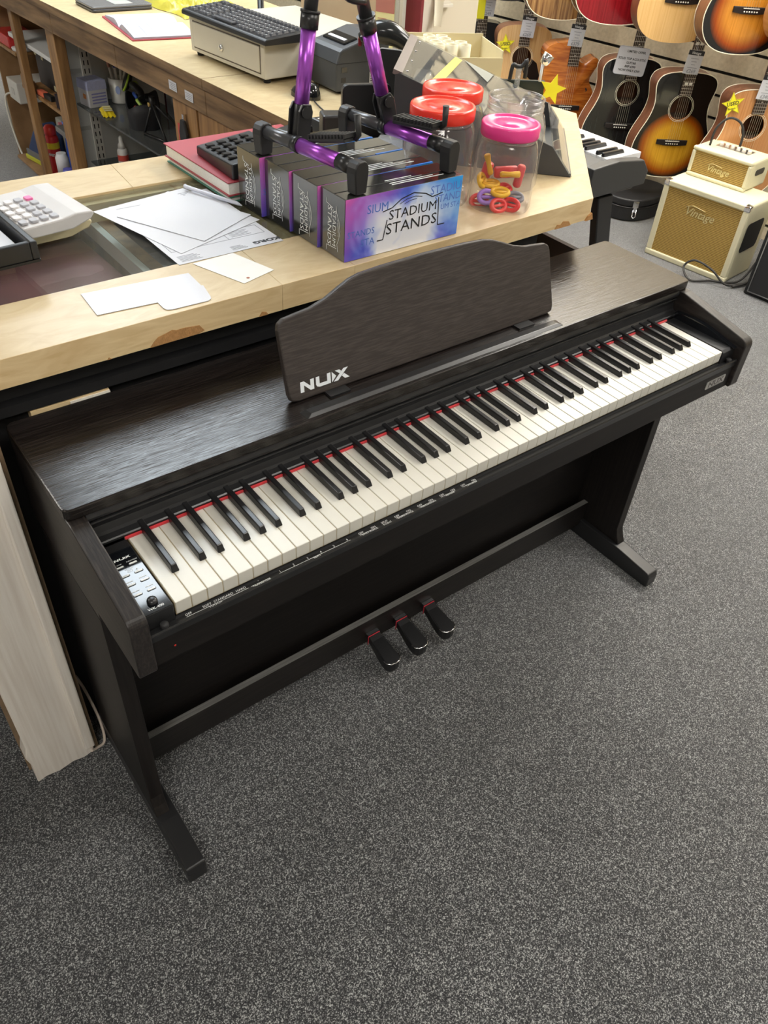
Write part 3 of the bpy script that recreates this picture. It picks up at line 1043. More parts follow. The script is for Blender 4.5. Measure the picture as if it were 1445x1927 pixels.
def top_mat(name, kind, c0, c1, c2=None, rough=0.16):
    """guitar top in the object's own x (across) and z (up) coordinates"""
    if name in MATS:
        return MATS[name]
    m, n, l, b = nt(name)
    b.inputs['Roughness'].default_value = rough
    b.inputs['Coat Weight'].default_value = 0.4
    b.inputs['Coat Roughness'].default_value = 0.06
    tc = n.new('ShaderNodeTexCoord')
    mp = n.new('ShaderNodeMapping')
    mp.inputs['Scale'].default_value = {'flame': (10, 1, 75), 'zebra': (70, 1, 3.5)}.get(kind, (170, 1, 3))
    l.new(tc.outputs['Object'], mp.inputs['Vector'])
    nz = n.new('ShaderNodeTexNoise')
    nz.inputs['Scale'].default_value = 1.0
    nz.inputs['Detail'].default_value = 3
    nz.inputs['Distortion'].default_value = 0.6 if kind == 'flame' else 0.2
    l.new(mp.outputs['Vector'], nz.inputs['Vector'])
    rp = n.new('ShaderNodeValToRGB')
    rp.color_ramp.elements[0].position = 0.35
    rp.color_ramp.elements[1].position = 0.65
    rp.color_ramp.elements[0].color = rgba(c0)
    rp.color_ramp.elements[1].color = rgba(c1)
    l.new(nz.outputs['Fac'], rp.inputs[0])
    src = rp.outputs[0]
    if kind == 'burst':
        # dark burst: dyed into the wood, follows the distance from the middle of the lower bout
        sp = n.new('ShaderNodeSeparateXYZ')
        l.new(tc.outputs['Object'], sp.inputs[0])

        def mth(op, a, bb):
            q = n.new('ShaderNodeMath')
            q.operation = op
            for i, v in enumerate((a, bb)):
                if isinstance(v, (int, float)):
                    q.inputs[i].default_value = v
                else:
                    l.new(v, q.inputs[i])
            return q.outputs[0]
        x2 = mth('POWER', mth('ABSOLUTE', mth('DIVIDE', sp.outputs[0], 0.165), 0), 2.0)
        z2 = mth('POWER', mth('ABSOLUTE', mth('DIVIDE', mth('SUBTRACT', sp.outputs[2], -0.165), 0.150), 0), 2.0)
        d = mth('SQRT', mth('ADD', x2, z2), 0)
        r2 = n.new('ShaderNodeValToRGB')
        e = r2.color_ramp.elements
        e[0].position, e[0].color = 0.55, (1, 1, 1, 1)
        e[1].position, e[1].color = 1.02, rgba([a / max(1e-4, bb) for a, bb in zip(c2, c1)])
        k = e.new(0.84)
        k.color = (0.50, 0.22, 0.10, 1)
        l.new(d, r2.inputs[0])
        mx = n.new('ShaderNodeMix')
        mx.data_type = 'RGBA'
        mx.blend_type = 'MULTIPLY'
        mx.inputs[0].default_value = 1.0
        l.new(src, mx.inputs[6])
        l.new(r2.outputs[0], mx.inputs[7])
        src = mx.outputs[2]
    l.new(src, b.inputs['Base Color'])
    MATS[name] = m
    return m


T_SUN = top_mat('sunburst_top', 'burst', (0.62, 0.31, 0.018), (0.74, 0.40, 0.03), (0.010, 0.009, 0.008))
T_SUN2 = top_mat('amber_burst_top', 'burst', (0.62, 0.24, 0.02), (0.74, 0.31, 0.035), (0.012, 0.011, 0.012))
T_BLACK = top_mat('black_stained_top', 'wood', (0.010, 0.010, 0.010), (0.020, 0.021, 0.021))
T_SPRUCE = top_mat('spruce_top', 'wood', (0.60, 0.36, 0.15), (0.68, 0.44, 0.20))
T_CEDAR = top_mat('cedar_top', 'wood', (0.50, 0.22, 0.075), (0.60, 0.29, 0.11))
T_PALE = top_mat('pale_spruce_top', 'wood', (0.70, 0.42, 0.15), (0.78, 0.50, 0.20))
T_FLAME = top_mat('flamed_amber_top', 'flame', (0.33, 0.075, 0.010), (0.58, 0.19, 0.03))
T_RED = top_mat('cherry_red_top', 'wood', (0.20, 0.006, 0.010), (0.30, 0.010, 0.016))
T_ZEBRA = top_mat('striped_walnut_top', 'zebra', (0.14, 0.055, 0.018), (0.46, 0.25, 0.09))

HALF = [(0.0, -0.318), (0.055, -0.315), (0.108, -0.303), (0.150, -0.278), (0.178, -0.240), (0.190, -0.195), (0.186, -0.150), (0.170, -0.105), (0.150, -0.062), (0.137, -0.022), (0.133, 0.018),
        (0.139, 0.055), (0.145, 0.085), (0.143, 0.110), (0.128, 0.132), (0.095, 0.146), (0.050, 0.152), (0.0, 0.153)]


def outline(w=1.0, h=1.0, horn=False):
    right = [Vector((x * w, z * h)) for x, z in HALF]
    left = [Vector((-x * w, z * h)) for x, z in HALF]
    if horn:                                          # soft cutaway on the right
        right = right[:9] + [Vector(p) for p in ((0.128, -0.020), (0.104, 0.020), (0.118, 0.062), (0.136, 0.100), (0.120, 0.124), (0.085, 0.112), (0.060, 0.098), (0.030, 0.110))]
        left = [Vector((x * 1.04, z + (0.034 if z > 0.05 else 0.0))) for x, z in left]
    pts = left[::-1][0 if horn else 1:] if False else None
    loop = right[:-1] + left[::-1][:-1] if not horn else right + left[::-1][:-1]
    return [(p[0], p[1]) for p in spline(loop, 3, closed=True)]


def make_guitar(label, hole, top, side, binding=CREAM_BIND, hole_r=0.050, horn=False, depth=0.10, w=1.0, h=1.0, archtop=False, guard=False, inlay='dots', neck=True, group='acoustic guitars on the slat wall'):
    """hole = world position of the sound hole centre on the top face. Local x runs across the
    body, z up the neck, -y out of the face."""
    t = thing('acoustic_guitar', label, 'guitar', (hole[0], hole[1], hole[2]), G_YAW, group)
    ol = outline(w, h, horn)
    n = len(ol)
    cz = 0.0
    # back and sides
    m = MB()
    vs = [(x, 0, z) for x, z in ol] + [(x, depth, z) for x, z in ol]
    fs = [(i, n + i, n + (i + 1) % n, (i + 1) % n) for i in range(n)]
    m.add(vs, fs, 0, True)
    m.add([(x, depth, z) for x, z in ol], [tuple(range(n))], 0)
    m.build('back_and_sides', side, t)
    # top, pierced by the sound hole
    m = MB()
    if not archtop:
        inner = []
        for x, z in ol:
            a = math.atan2(z, x)
            inner.append((hole_r * math.cos(a), hole_r * math.sin(a)))
        vs = [(x, 0, z) for x, z in ol] + [(x, 0, z) for x, z in inner] + [(x, 0.004, z) for x, z in inner]
        m.add(vs, [(i, (i + 1) % n, n + (i + 1) % n, n + i) for i in range(n)] + [(n + i, n + (i + 1) % n, 2 * n + (i + 1) % n, 2 * n + i) for i in range(n)])
    else:
        for k in range(4):
            pass
        rings = [(1.0, 0.0), (0.93, -0.004), (0.75, -0.010), (0.45, -0.014), (0.0, -0.015)]
        vs, fs = [], []
        for s_, y in rings[:-1]:
            vs += [(x * s_, y, (z + 0.08) * s_ - 0.08) for x, z in ol]
        vs.append((0, -0.015, -0.08))
        for k in range(3):
            fs += [(k * n + i, k * n + (i + 1) % n, (k + 1) * n + (i + 1) % n, (k + 1) * n + i) for i in range(n)]
        fs += [(3 * n + i, 3 * n + (i + 1) % n, 4 * n) for i in range(n)]
        m.add(vs, fs, 0, True)
    m.build('soundboard', top, t)
    if binding:
        m = MB()
        m.tube([(x, -0.0004, z) for x, z in ol], 0.0022, 5, closed=True)
        m.build('binding', binding, t)
        m = MB()
        m.tube([(x, depth, z) for x, z in ol], 0.0018, 4, closed=True)
        m.build('back_binding', binding, t)
    topz = 0.153 * h + (0.034 if archtop else 0)
    if not archtop:
        m = MB()
        for r, c in ((hole_r + 0.004, 0.0013), (hole_r + 0.010, 0.0010)):
            m.tube([(r * math.cos(a), -0.0006, r * math.sin(a)) for a in [2 * PI * i / 32 for i in range(32)]], c, 4, closed=True)
        m.build('rosette', binding or CREAM_BIND, t)
        m = MB()
        m.box(-0.09, 0.09, 0.02, depth - 0.002, -0.055, -0.045)
        m.build('brace', HOLE_DARK, t)
    if archtop:
        for s_ in (-1, 1):
            m = MB()
            P = [(0.094, -0.014 - 0.0005, -0.015), (0.102, -0.0145, -0.024), (0.094, -0.0145, -0.034), (0.090, -0.0145, -0.062), (0.098, -0.0138, -0.098), (0.106, -0.0125, -0.112), (0.100, -0.0125, -0.120)]
            P = [(s_ * (x - 0.004), y + 0.0075, z) for x, y, z in P]
            m.tube(spline(P, 4), [0.004] * 3 + [0.0035] * 16 + [0.0045] * 6, 6)
            m.build('f_hole', BLACK_INK, t)
    # bridge, saddle, pins
    bz = -0.152 if not archtop else -0.109
    m = MB()
    m.prism([(-0.076, bz - 0.010), (-0.030, bz - 0.015), (0.030, bz - 0.015), (0.076, bz - 0.010), (0.076, bz + 0.012), (-0.076, bz + 0.012)], 'y', -0.020 if archtop else -0.009, -0.0001)
    br = m.build('bridge', plain('black_ebony', (0.018, 0.014, 0.013), 0.35), t, 0.0015, 1)
    yb = -0.021 if archtop else -0.010
    m = MB()
    m.box(-0.035, 0.035, yb - 0.002, yb + 0.002, bz + 0.005, bz + 0.008)
    m.build('saddle', plain('bone_white', (0.85, 0.82, 0.74), 0.4), br)
    for k in range(6):
        m = MB()
        m.lathe([(0.0034, 0), (0.0030, 0.0025), (0.0008, 0.0038)], 8, M=Matrix.Translation((-0.0275 + 0.011 * k, yb + 0.0010, bz - 0.006)) @ Matrix.Rotation(PI / 2, 4, 'X'))
        m.build('bridge_pin', plain('bone_white', (0.85, 0.82, 0.74), 0.4), br)
    # neck and fingerboard
    z0 = (hole_r + 0.006) if not archtop else 0.084
    z1 = topz + 0.36
    m = MB()
    m.prism([(-0.028, z0), (0.028, z0), (0.0225, z1), (-0.0225, z1)], 'y', -0.0165 if archtop else -0.008, -0.0006 if not archtop else -0.006)
    fbd = m.build('fingerboard', FRETB, t)
    yf = (-0.0170 if archtop else -0.0085)
    m = MB()
    L = 0.645
    nut = z1
    for k in range(1, 21):
        z = nut - L * (1 - 2 ** (-k / 12)) * (z1 - z0) / (L * (1 - 2 ** (-20.4 / 12)))
        if z < z0 + 0.003:
            break
        hw = 0.0225 + (z1 - z) / (z1 - z0) * 0.0055
        m.box(-hw, hw, yf - 0.0004, yf + 0.0006, z - 0.0009, z + 0.0009)
    fr = m.build('frets', FRETW, fbd)
    fr['kind'] = 'stuff'
    m = MB()
    for z in [z0 + 0.05, z0 + 0.10, z0 + 0.155, z0 + 0.215]:
        if inlay == 'dots':
            m.lathe([(0.003, 0), (0.003, 0.0004)], 10, M=Matrix.Translation((0, yf, z)) @ Matrix.Rotation(PI / 2, 4, 'X'))
        else:
            m.box(-0.018, -0.002, yf - 0.0003, yf, z - 0.006, z + 0.006)
            m.box(0.002, 0.018, yf - 0.0003, yf, z - 0.006, z + 0.006)
    il = m.build('inlays', plain('pearl_inlay', (0.8, 0.78, 0.7), 0.3), fbd)
    il['kind'] = 'stuff'
    m = MB()
    m.prism([(-0.021, topz - 0.01), (0.021, topz - 0.01), (0.021, z1), (-0.021, z1)], 'y', 0.0, 0.018)
    m.build('neck', MAHOG, t, 0.006, 2)
    m = MB()
    m.prism([(-0.023, z1), (0.023, z1), (0.034, z1 + 0.05), (0.036, z1 + 0.17), (0.0, z1 + 0.18), (-0.036, z1 + 0.17), (-0.034, z1 + 0.05)], 'y', -0.002, 0.012)
    m.build('headstock', BLACK_INK, t)
    for s_ in (-1, 1):
        for k in range(3):
            m = MB()
            m.lathe([(0.004, 0), (0.004, 0.014), (0.007, 0.016), (0.007, 0.024)], 8, M=Matrix.Translation((s_ * 0.034, 0.005, z1 + 0.06 + 0.04 * k)) @ Matrix.Rotation(s_ * PI / 2, 4, 'Y'))
            m.build('tuning_peg', CHROME, t)
    m = MB()
    for k in range(6):
        x0, x1 = -0.0265 + 0.0106 * k, -0.0175 + 0.007 * k
        m.tube([(x0, yb - 0.003, bz + 0.006), (x1, yf - 0.003, z1)], 0.00055, 4, caps=False)
    s = m.build('strings', STRING, t)
    s['kind'] = 'stuff'
    if guard:
        m = MB()
        m.prism([(0.052 * math.cos(a), 0.052 * math.sin(a)) for a in [-1.4 + 0.2 * i for i in range(8)]] + [(0.085, -0.02), (0.115, -0.09), (0.10, -0.125), (0.06, -0.10), (0.02, -0.07)], 'y', -0.0012, -0.0002)
        m.build('pickguard', plain('dark_pickguard', (0.015, 0.014, 0.014), 0.12), t)
    # wall hook carrying the headstock
    m = MB()
    hz = z1 + 0.012
    for s_ in (-1, 1):
        m.tube([(s_ * 0.030, -0.012, hz), (s_ * 0.030, 0.06, hz), (0, 0.09, hz)], 0.005, 6)
    Mi = XF[t.name].inverted()
    q = Mi @ Vector((WALL_P.x - 0.117 * (hole[1] + 0.2 - 1.2), hole[1] + 0.2, hole[2]))
    c = Vector((0, 0.09, 0))
    # straight back to the wall
    base = Vector((hole[0], hole[1], 0)) + (XF[t.name].to_3x3() @ c)
    nn = Vector((0.993, 0.117, 0))
    dist = (Vector((WALL_P.x, WALL_P.y, 0)) - base).dot(nn)
    wp = Mi @ (base + nn * dist + Vector((0, 0, hole[2])))
    m.tube([(0, 0.09, hz), (wp.x, wp.y, hz)], 0.006, 6)
    m.build('wall_hook', BLACK_SATIN, t)
    return t


g_sun = make_guitar('sunburst acoustic guitar with black upper body, in the lower row above the black case', (3.398, 1.667, 0.526), T_SUN, MAHOG, inlay='blocks')
g_blk = make_guitar('glossy black acoustic guitar with white offer sign on its neck', (3.363, 1.966, 0.527), T_BLACK, MAHOG, guard=True)
g_org = make_guitar('orange flamed archtop guitar with two f-holes and a cutaway', (3.323, 2.312, 0.493), T_FLAME, T_FLAME, None, archtop=True, horn=True)
g_nat = make_guitar('natural spruce guitar behind the tube box, wearing a yellow used star', (3.285, 2.635, 0.549), T_SPRUCE, MAHOG, None, guard=True)
g_fbk = make_guitar('matte black guitar half hidden behind the cream column', (3.251, 2.935, 0.513), plain('matte_black_top', (0.010, 0.010, 0.011), 0.5), DARKSIDE, None)
g_ced = make_guitar('natural cedar-topped guitar with cutaway edge rings, behind the small cream amplifier', (3.440, 1.305, 0.531), T_CEDAR, MAHOG)
g_us = make_guitar('amber sunburst guitar hanging in the upper row above the small amplifier', (3.362, 1.450, 1.116), T_SUN2, MAHOG)
g_un = make_guitar('pale natural guitar in the upper row, left of the hanging amber sunburst', (3.335, 1.775, 1.100), T_PALE, MAHOG, None)
g_ur = make_guitar('cherry red guitar in the upper row between striped and pale guitars', (3.290, 2.085, 1.118), T_RED, DARKSIDE, CREAM_BIND, w=1.1)
g_uz = make_guitar('striped brown walnut guitar in the upper row above the natural one', (3.262, 2.403, 1.084), T_ZEBRA, MAHOG, CREAM_BIND)
g_ub = make_guitar('black guitar whose lower rim just shows at the top left of the row', (3.234, 2.747, 1.111), T_BLACK, DARKSIDE, None)
g_uo = make_guitar('brown guitar at the right edge of the upper row', (3.455, 1.190, 1.165), T_CEDAR, T_CEDAR, None)

# price tags and used stars, each hanging on one guitar
TAGTOP = plain('black_tag_header', (0.015, 0.015, 0.018), 0.4)
YELLOW = plain('fluorescent_yellow_card', (0.88, 0.80, 0.02), 0.6, var=0.02)


def gp_(hole, x, y, z):
    return Matrix.Translation(hole) @ Matrix.Rotation(G_YAW, 4, 'Z') @ Vector((x, y, z))


def price_tag(hole, x, z, price, head, label, roll=0.0, h=0.096, w=0.074):
    p = gp_(hole, x, -0.022, z)
    t = thing('price_tag', label, 'price tag', p, G_YAW, 'price tags on the lower guitars')
    R = Matrix.Rotation(roll, 4, 'Y')
    m = MB()
    m.box(-w / 2, w / 2, 0.0, 0.0008, -h, 0, M=R)
    m.build('card', PAPER, t)
    m = MB()
    m.box(-w / 2, w / 2, -0.0004, -0.0001, -h * 0.2, 0, M=R)
    m.build('header_band', TAGTOP, t)
    m = MB()
    rt, up = R @ Vector((1, 0, 0)), R @ Vector((0, 0, 1))
    write(m, head, R @ Vector((0, -0.0005, -h * 0.11)), rt, up, 0.015, 0.01, shear=0.3)
    m.build('brand_print', WHITE_INK, t)
    m = MB()
    write(m, price, R @ Vector((0, -0.0005, -h * 0.88)), rt, up, 0.021, 0.03)
    for k, ww in enumerate((0.5, 0.34, 0.26, 0.62)):
        zz = -h * (0.34 + 0.13 * k)
        m.box(-w * ww / 2, w * ww / 2, -0.0005, -0.0002, zz - 0.0013, zz + 0.0013, M=R)
    m.build('price_print', DIM_INK, t)
    m = MB()
    m.tube([(0, 0.002, -0.004), (-0.006, 0.012, 0.02), (0.006, 0.014, 0.02), (0, 0.002, -0.004)], 0.0007, 4)
    m.build('tie', WHITE_INK, t)
    return t


H_sun, H_blk, H_org, H_nat, H_fbk, H_ced = [(3.398, 1.667, 0.526), (3.363, 1.966, 0.527), (3.323, 2.312, 0.493), (3.285, 2.635, 0.549), (3.251, 2.935, 0.513), (3.440, 1.305, 0.531)]
price_tag(H_sun, -0.008, 0.246, '£269', 'Vintage', 'white price tag reading £269 on the lower sunburst guitar', 0.06)
price_tag(H_org, -0.008, 0.270, '£379', 'Vintage', 'white price tag reading £379 on the orange archtop guitar', 0.06)
price_tag(H_nat, 0.008, 0.197, '£269', 'Vintage', 'white price tag reading £269 on the natural spruce guitar', 0.06)
price_tag(H_ced, 0.000, 0.215, '£349', 'Vintage', 'white price tag reading £349 on the cedar guitar at the right edge', 0.06)
price_tag(H_fbk, 0.022, 0.280, '£249', 'Vintage', 'white price tag beside a yellow card on the half-hidden black guitar', 0.06)


def star_pts(r, r2=0.45, n=5, a0=PI / 2):
    return [((r if k % 2 == 0 else r * r2) * math.cos(a0 + PI * k / n), (r if k % 2 == 0 else r * r2) * math.sin(a0 + PI * k / n)) for k in range(2 * n)]


def used_star(p, yaw, label, r=0.052, words=True, tilt=0.0, group='yellow used stars'):
    t = thing('star_sign', label, 'star sign', p, yaw, group)
    R = Matrix.Rotation(tilt, 4, 'Y')
    m = MB()
    m.prism(star_pts(r), 'y', 0.0, 0.0012, M=R)
    m.build('card', YELLOW, t)
    if words:
        m = MB()
        rt, up = R @ Vector((1, 0, 0)), R @ Vector((0, 0, 1))
        write(m, 'USED', R @ Vector((0, -0.0004, 0.004)), rt, up, r * 0.42, 0.02)
        write(m, 'Bargain !', R @ Vector((0, -0.0004, -0.016)), rt, up, r * 0.22, 0.01)
        o = star_pts(r * 0.93)
        m.tube([(R @ Vector((x, -0.0004, z))) for x, z in o], 0.0006, 3, closed=True)
        m.build('print', BLACK_INK, t)
    return t


used_star(gp_(H_ced, -0.131, -0.012, 0.091), G_YAW, 'yellow star reading USED on the cedar guitar at right', tilt=-0.25)
used_star(gp_(H_nat, -0.101, -0.014, 0.060), G_YAW, 'yellow star reading USED on the natural spruce guitar', tilt=-0.1)
# narrow yellow strip beside the far price tag
t = MB()
t.box(-0.020, 0.020, 0, 0.001, -0.10, 0.03, M=Matrix.Translation(gp_(H_fbk, -0.018, -0.024, 0.27)) @ Matrix.Rotation(G_YAW, 4, 'Z'))
tag(t.build('sale_card', YELLOW), 'narrow yellow card hanging beside the half-hidden black guitar', 'card')

# offer sign on the black guitar
p = gp_(H_blk, -0.025, -0.026, 0.143)
t = thing('offer_sign', 'white rounded sign reading LIMITED OFFER on the black guitar', 'sign', p, G_YAW)
R = Matrix.Rotation(0.07, 4, 'Y')
m = MB()
m.prism(rounded(-0.077, 0.077, -0.060, 0.060, 0.012, 4), 'y', 0, 0.0012, M=R)
m.build('card', PAPER, t)
m = MB()
m.tube([R @ Vector((x, -0.0002, z)) for x, z in rounded(-0.077, 0.077, -0.060, 0.060, 0.012, 4)], 0.0009, 4, closed=True)
m.build('laminate_edge', DIM_INK, t)
m = MB()
for z, s, sz in ((0.040, 'LIMITED OFFER', 0.0135), (0.009, 'SOLID TOP ACOUSTIC', 0.0135), (-0.008, 'GUITAR', 0.0135), (-0.024, 'RRP £399', 0.0135), (-0.040, 'NOW ONLY £369', 0.0135)):
    write(m, s, R @ Vector((0.012 if z > 0.03 else 0, -0.0004, z)), R @ Vector((1, 0, 0)), R @ Vector((0, 0, 1)), sz, 0.02)
m.build('print', BLACK_INK, t)

# ------------------------------------------------------------------ guitar case lying under the guitars
CASE = plain('black_leatherette', (0.014, 0.014, 0.015), 0.45, bump=0.4, bscale=500)
t = thing('guitar_case', 'black hard guitar case lying on the carpet beside the cream amplifier', 'guitar case', (3.392, 1.855, 0), math.radians(5))


def case_outline(s=1.0):
    loop = [Vector((x * s, z)) for x, z in HALF[:-1]] + [Vector((-x * s, z)) for x, z in HALF[::-1][:-1]]
    return [(p[0], p[1] + 0.12) for p in spline(loop, 3, closed=True)]


m = MB()
m.prism(case_outline(1.0), 'z', 0.004, 0.070)
m.build('lower_shell', CASE, t, 0.006, 2)
m = MB()
m.prism(case_outline(1.0), 'z', 0.072, 0.112)
m.build('lid', CASE, t, 0.010, 3)
m = MB()
m.tube([(x, y, 0.071) for x, y in case_outline(1.006)], 0.003, 5, closed=True)
m.build('seam_trim', BLACK_SATIN, t)
for xx in (-0.146,):
    m = MB()
    a = Matrix.Translation((xx, -0.166, 0.072)) @ Matrix.Rotation(-0.80, 4, 'Z')
    m.box(-0.014, 0.014, -0.006, 0.004, 0.004, 0.034, M=a)
    m.box(-0.009, 0.009, -0.009, 0.004, -0.018, 0.010, M=a)
    m.tube([a @ Vector(q) for q in ((-0.008, -0.009, -0.006), (-0.009, -0.012, -0.040), (0.0, -0.013, -0.047), (0.009, -0.012, -0.040), (0.008, -0.009, -0.006))], 0.0028, 6)
    m.build('latch', CHROME, t)

# ------------------------------------------------------------------ cream amplifiers
CREAM_VINYL = plain('cream_vinyl', (0.66, 0.62, 0.43), 0.45, var=0.03, bump=0.15, bscale=500)
GRILLE = weave_mat('golden_grille_cloth', (0.16, 0.085, 0.012), (0.50, 0.33, 0.085), 1050, 900)
AMP_YAW = WALL_YAW - PI           # local x to the right as seen from the room, local -y faces the room


def vintage_script(mb, org, right, up, h):
    write(mb, 'Vintage', org, right, up, h, 0.012, shear=0.35)
    F = frame(org, right, up)
    mb.tube([F @ Vector(p) for p in ((-h * 1.55, h * 0.35, 0.001), (-h * 0.9, h * 0.62, 0.001), (h * 0.4, h * 0.45, 0.001))], h * 0.035, 5)


def make_amp(name, label, loc, W, H, D, border, corners, lab_h, group):
    yaw = math.atan2(-0.994, 0.11)
    t = thing(name, label, 'amplifier', loc, yaw, group)
    # local: x right along the front, y to the back, z up; front at y=0
    m = MB()
    m.box(0, W, 0.014, D, 0.0, H)
    m.build('cabinet', CREAM_VINYL, t, 0.012, 3)
    m = MB()
    b = border
    m.box(0, W, 0.0, 0.022, 0, b)
    m.box(0, W, 0.0, 0.022, H - b, H)
    m.box(0, b, 0.0, 0.022, b, H - b)
    m.box(W - b, W, 0.0, 0.022, b, H - b)
    m.build('front_frame', CREAM_VINYL, t, 0.006, 3)
    m = MB()
    m.box(b, W - b, 0.008, 0.0135, b, H - b)
    m.build('grille', GRILLE, t)
    m = MB()
    vintage_script(m, (W * 0.5, 0.007, H - b - lab_h * 1.6), (1, 0, 0), (0, 0, 1), lab_h)
    m.build('script_badge', plain('gold_badge', (0.78, 0.68, 0.35), 0.3, 0.7), t)
    if corners:
        for cx in (0, 1):
            for cz in (0, 1):
                m = MB()
                x0 = -0.002 if cx == 0 else W - 0.028
                z0 = -0.001 if cz == 0 else H - 0.028
                m.box(x0, x0 + 0.030, -0.002, 0.030, max(0, z0), z0 + 0.030)
                m.build('corner_cap', CHROME if cz else CREAM_VINYL, t, 0.008, 3)
    return t


amp = make_amp('guitar_amplifier', 'large cream amplifier with golden grille standing on the carpet', (3.020, 1.398, 0.0), 0.412, 0.345, 0.25, 0.026, True, 0.048, 'cream amplifiers')
m = MB()
m.prism(rounded(0.045, 0.20, 0.13, 0.26, 0.02, 4), 'x', 0.4115, 0.4135)
m.build('side_recess', BLACK_MATTE, amp)
amp2 = make_amp('guitar_amplifier', 'small cream amplifier with row of knobs standing on the large one', (3.155, 1.392, 0.345), 0.285, 0.125, 0.195, 0.016, False, 0.036, 'cream amplifiers')
m = MB()
m.box(0.06, 0.22, 0.085, 0.15, 0.1245, 0.1262)
m.build('control_plate', SILVER, amp2)
for k in range(6):
    m = MB()
    m.lathe([(0.0095, 0), (0.0085, 0.010), (0.007, 0.0125), (0.0005, 0.013)], 14, (0.075 + 0.027 * k, 0.11, 0.1262))
    m.build('knob', plain('cream_knob', (0.78, 0.72, 0.60), 0.35), amp2)
m = MB()
m.prism(rounded(0.06, 0.14, 0.06, 0.085, 0.010, 3), 'x', 0.2845, 0.2875)
m.build('strap_mount', BLACK_SATIN, amp2)
CABLE = plain('black_tweed_cable', (0.03, 0.028, 0.026), 0.7, var=0.9, scale=160)
m = MB()
m.tube(spline([(0.045, 0.06, 0.127), (0.05, 0.06, 0.20), (0.085, 0.08, 0.245), (0.13, 0.10, 0.235), (0.15, 0.12, 0.19), (0.15, 0.13, 0.127)], 6), 0.0052, 8)
m.build('carry_loop', CABLE, amp2)
m = MB()
pts = [(3.26, 0.93, 0.2), (3.22, 0.945, 0.10), (3.13, 0.955, 0.012), (3.02, 1.03, 0.010), (2.945, 1.085, 0.010), (2.985, 1.155, 0.035), (3.0, 1.12, 0.075), (3.006, 1.03, 0.065), (3.03, 0.965, 0.02), (3.10, 0.937, 0.010), (3.20, 0.928, 0.012), (3.24, 0.93, 0.07), (3.25, 0.945, 0.16), (3.30, 0.95, 0.17), (3.32, 0.945, 0.08), (3.26, 0.935, 0.010), (3.14, 0.925, 0.011), (3.06, 0.938, 0.010)]
m.tube(spline(pts, 6), 0.0048, 8)
tag(m.build('jack_cable', CABLE), 'black tweed jack cable coiled at the foot of the large amplifier', 'cable')
# black speaker cabinet cut by the right edge
t = thing('speaker_cabinet', 'black speaker cabinet with silver trim at the right edge beside the amplifiers', 'speaker', (3.06, 0.885, 0), math.atan2(-0.994, 0.11))
m = MB()
m.box(0, 0.50, 0.01, 0.26, 0, 0.42)
m.build('cabinet', BLACK_MATTE, t, 0.006, 2)
m = MB()
m.box(0.022, 0.478, 0.001, 0.0095, 0.022, 0.398)
m.build('grille', plain('black_grille_cloth', (0.014, 0.014, 0.016), 0.7, bump=0.5, bscale=800), t)
for a in (((0.02, 0, 0.02), (0.02, 0, 0.40)), ((0.02, 0, 0.02), (0.48, 0, 0.02)), ((0.02, 0, 0.40), (0.48, 0, 0.40)), ((0.48, 0, 0.02), (0.48, 0, 0.40))):
    m = MB()
    m.tube(a, 0.0025, 6)
    m.build('trim_bead', SILVER, t)
m = MB()
write(m, 'MARK', (0.10, 0.0, 0.22), (1, 0, 0), (0, 0, 1), 0.022, 0.03)
m = MB()
m.box(0.058, 0.13, -0.001, 0.0006, 0.232, 0.236)
m.box(0.058, 0.13, -0.001, 0.0006, 0.208, 0.222)
m.build('name_plate', plain('red_silver_plate', (0.55, 0.40, 0.40), 0.35, 0.4), t)

# ------------------------------------------------------------------ stage keyboard behind the counter end
t = thing('stage_keyboard', 'black electronic keyboard on a stand behind the counter corner', 'keyboard', (1.90, 1.3, 0))
GREYBLK = plain('charcoal_keyboard_case', (0.035, 0.036, 0.038), 0.45)
m = MB()
m.prism([(1.765, 0.665), (1.765, 0.735), (1.86, 0.745), (1.865, 0.728), (2.03, 0.728), (2.04, 0.72), (2.04, 0.665)], 'y', 0.872, 2.05)
m.build('case', GREYBLK, t, 0.004, 2, world=True)
m = MB()
m.prism([(1.755, 0.655), (1.76, 0.745), (1.875, 0.752), (2.00, 0.738), (2.035, 0.70), (2.03, 0.660)], 'y', 0.835, 0.871)
m.build('end_cap', GREYBLK, t, 0.004, 2, world=True)
kk = MB()
kk.box(1.868, 2.028, 0.0, 0.0225, 0.7285, 0.7475)
k0 = None
for i in range(48):
    y = 0.8745 + i * 0.0235
    if k0 is None:
        kk.v = [(x, yy + y, z) for x, yy, z in kk.v]
        k0 = kk.build('white_key', plain('white_key_plastic', (0.82, 0.82, 0.82), 0.3), t, 0.001, 1, world=True)
    else:
        part_copy(k0, t, (0, i * 0.0235, 0))
k1 = None
for i in range(47):
    if i % 7 in (2, 6):
        continue
    y = 0.8745 + (i + 1) * 0.0235
    if k1 is None:
        kk = MB()
        kk.add([(1.868, y - 0.0055, 0.748), (1.868, y + 0.0055, 0.748), (1.968, y + 0.0055, 0.748), (1.968, y - 0.0055, 0.748), (1.868, y - 0.0042, 0.760), (1.868, y + 0.0042, 0.760), (1.960, y + 0.0042, 0.759), (1.960, y - 0.0042, 0.759)],
               [(0, 1, 2, 3), (7, 6, 5, 4), (0, 4, 5, 1), (1, 5, 6, 2), (2, 6, 7, 3), (3, 7, 4, 0)])
        k1 = kk.build('black_key', BLACK_KEY, t, 0.001, 1, world=True)
        i0 = i
    else:
        part_copy(k1, t, (0, (i - i0) * 0.0235, 0))
st = thing('keyboard_stand', 'black panel stand carrying the electronic keyboard behind the counter corner', 'keyboard stand', (1.88, 1.3, 0))
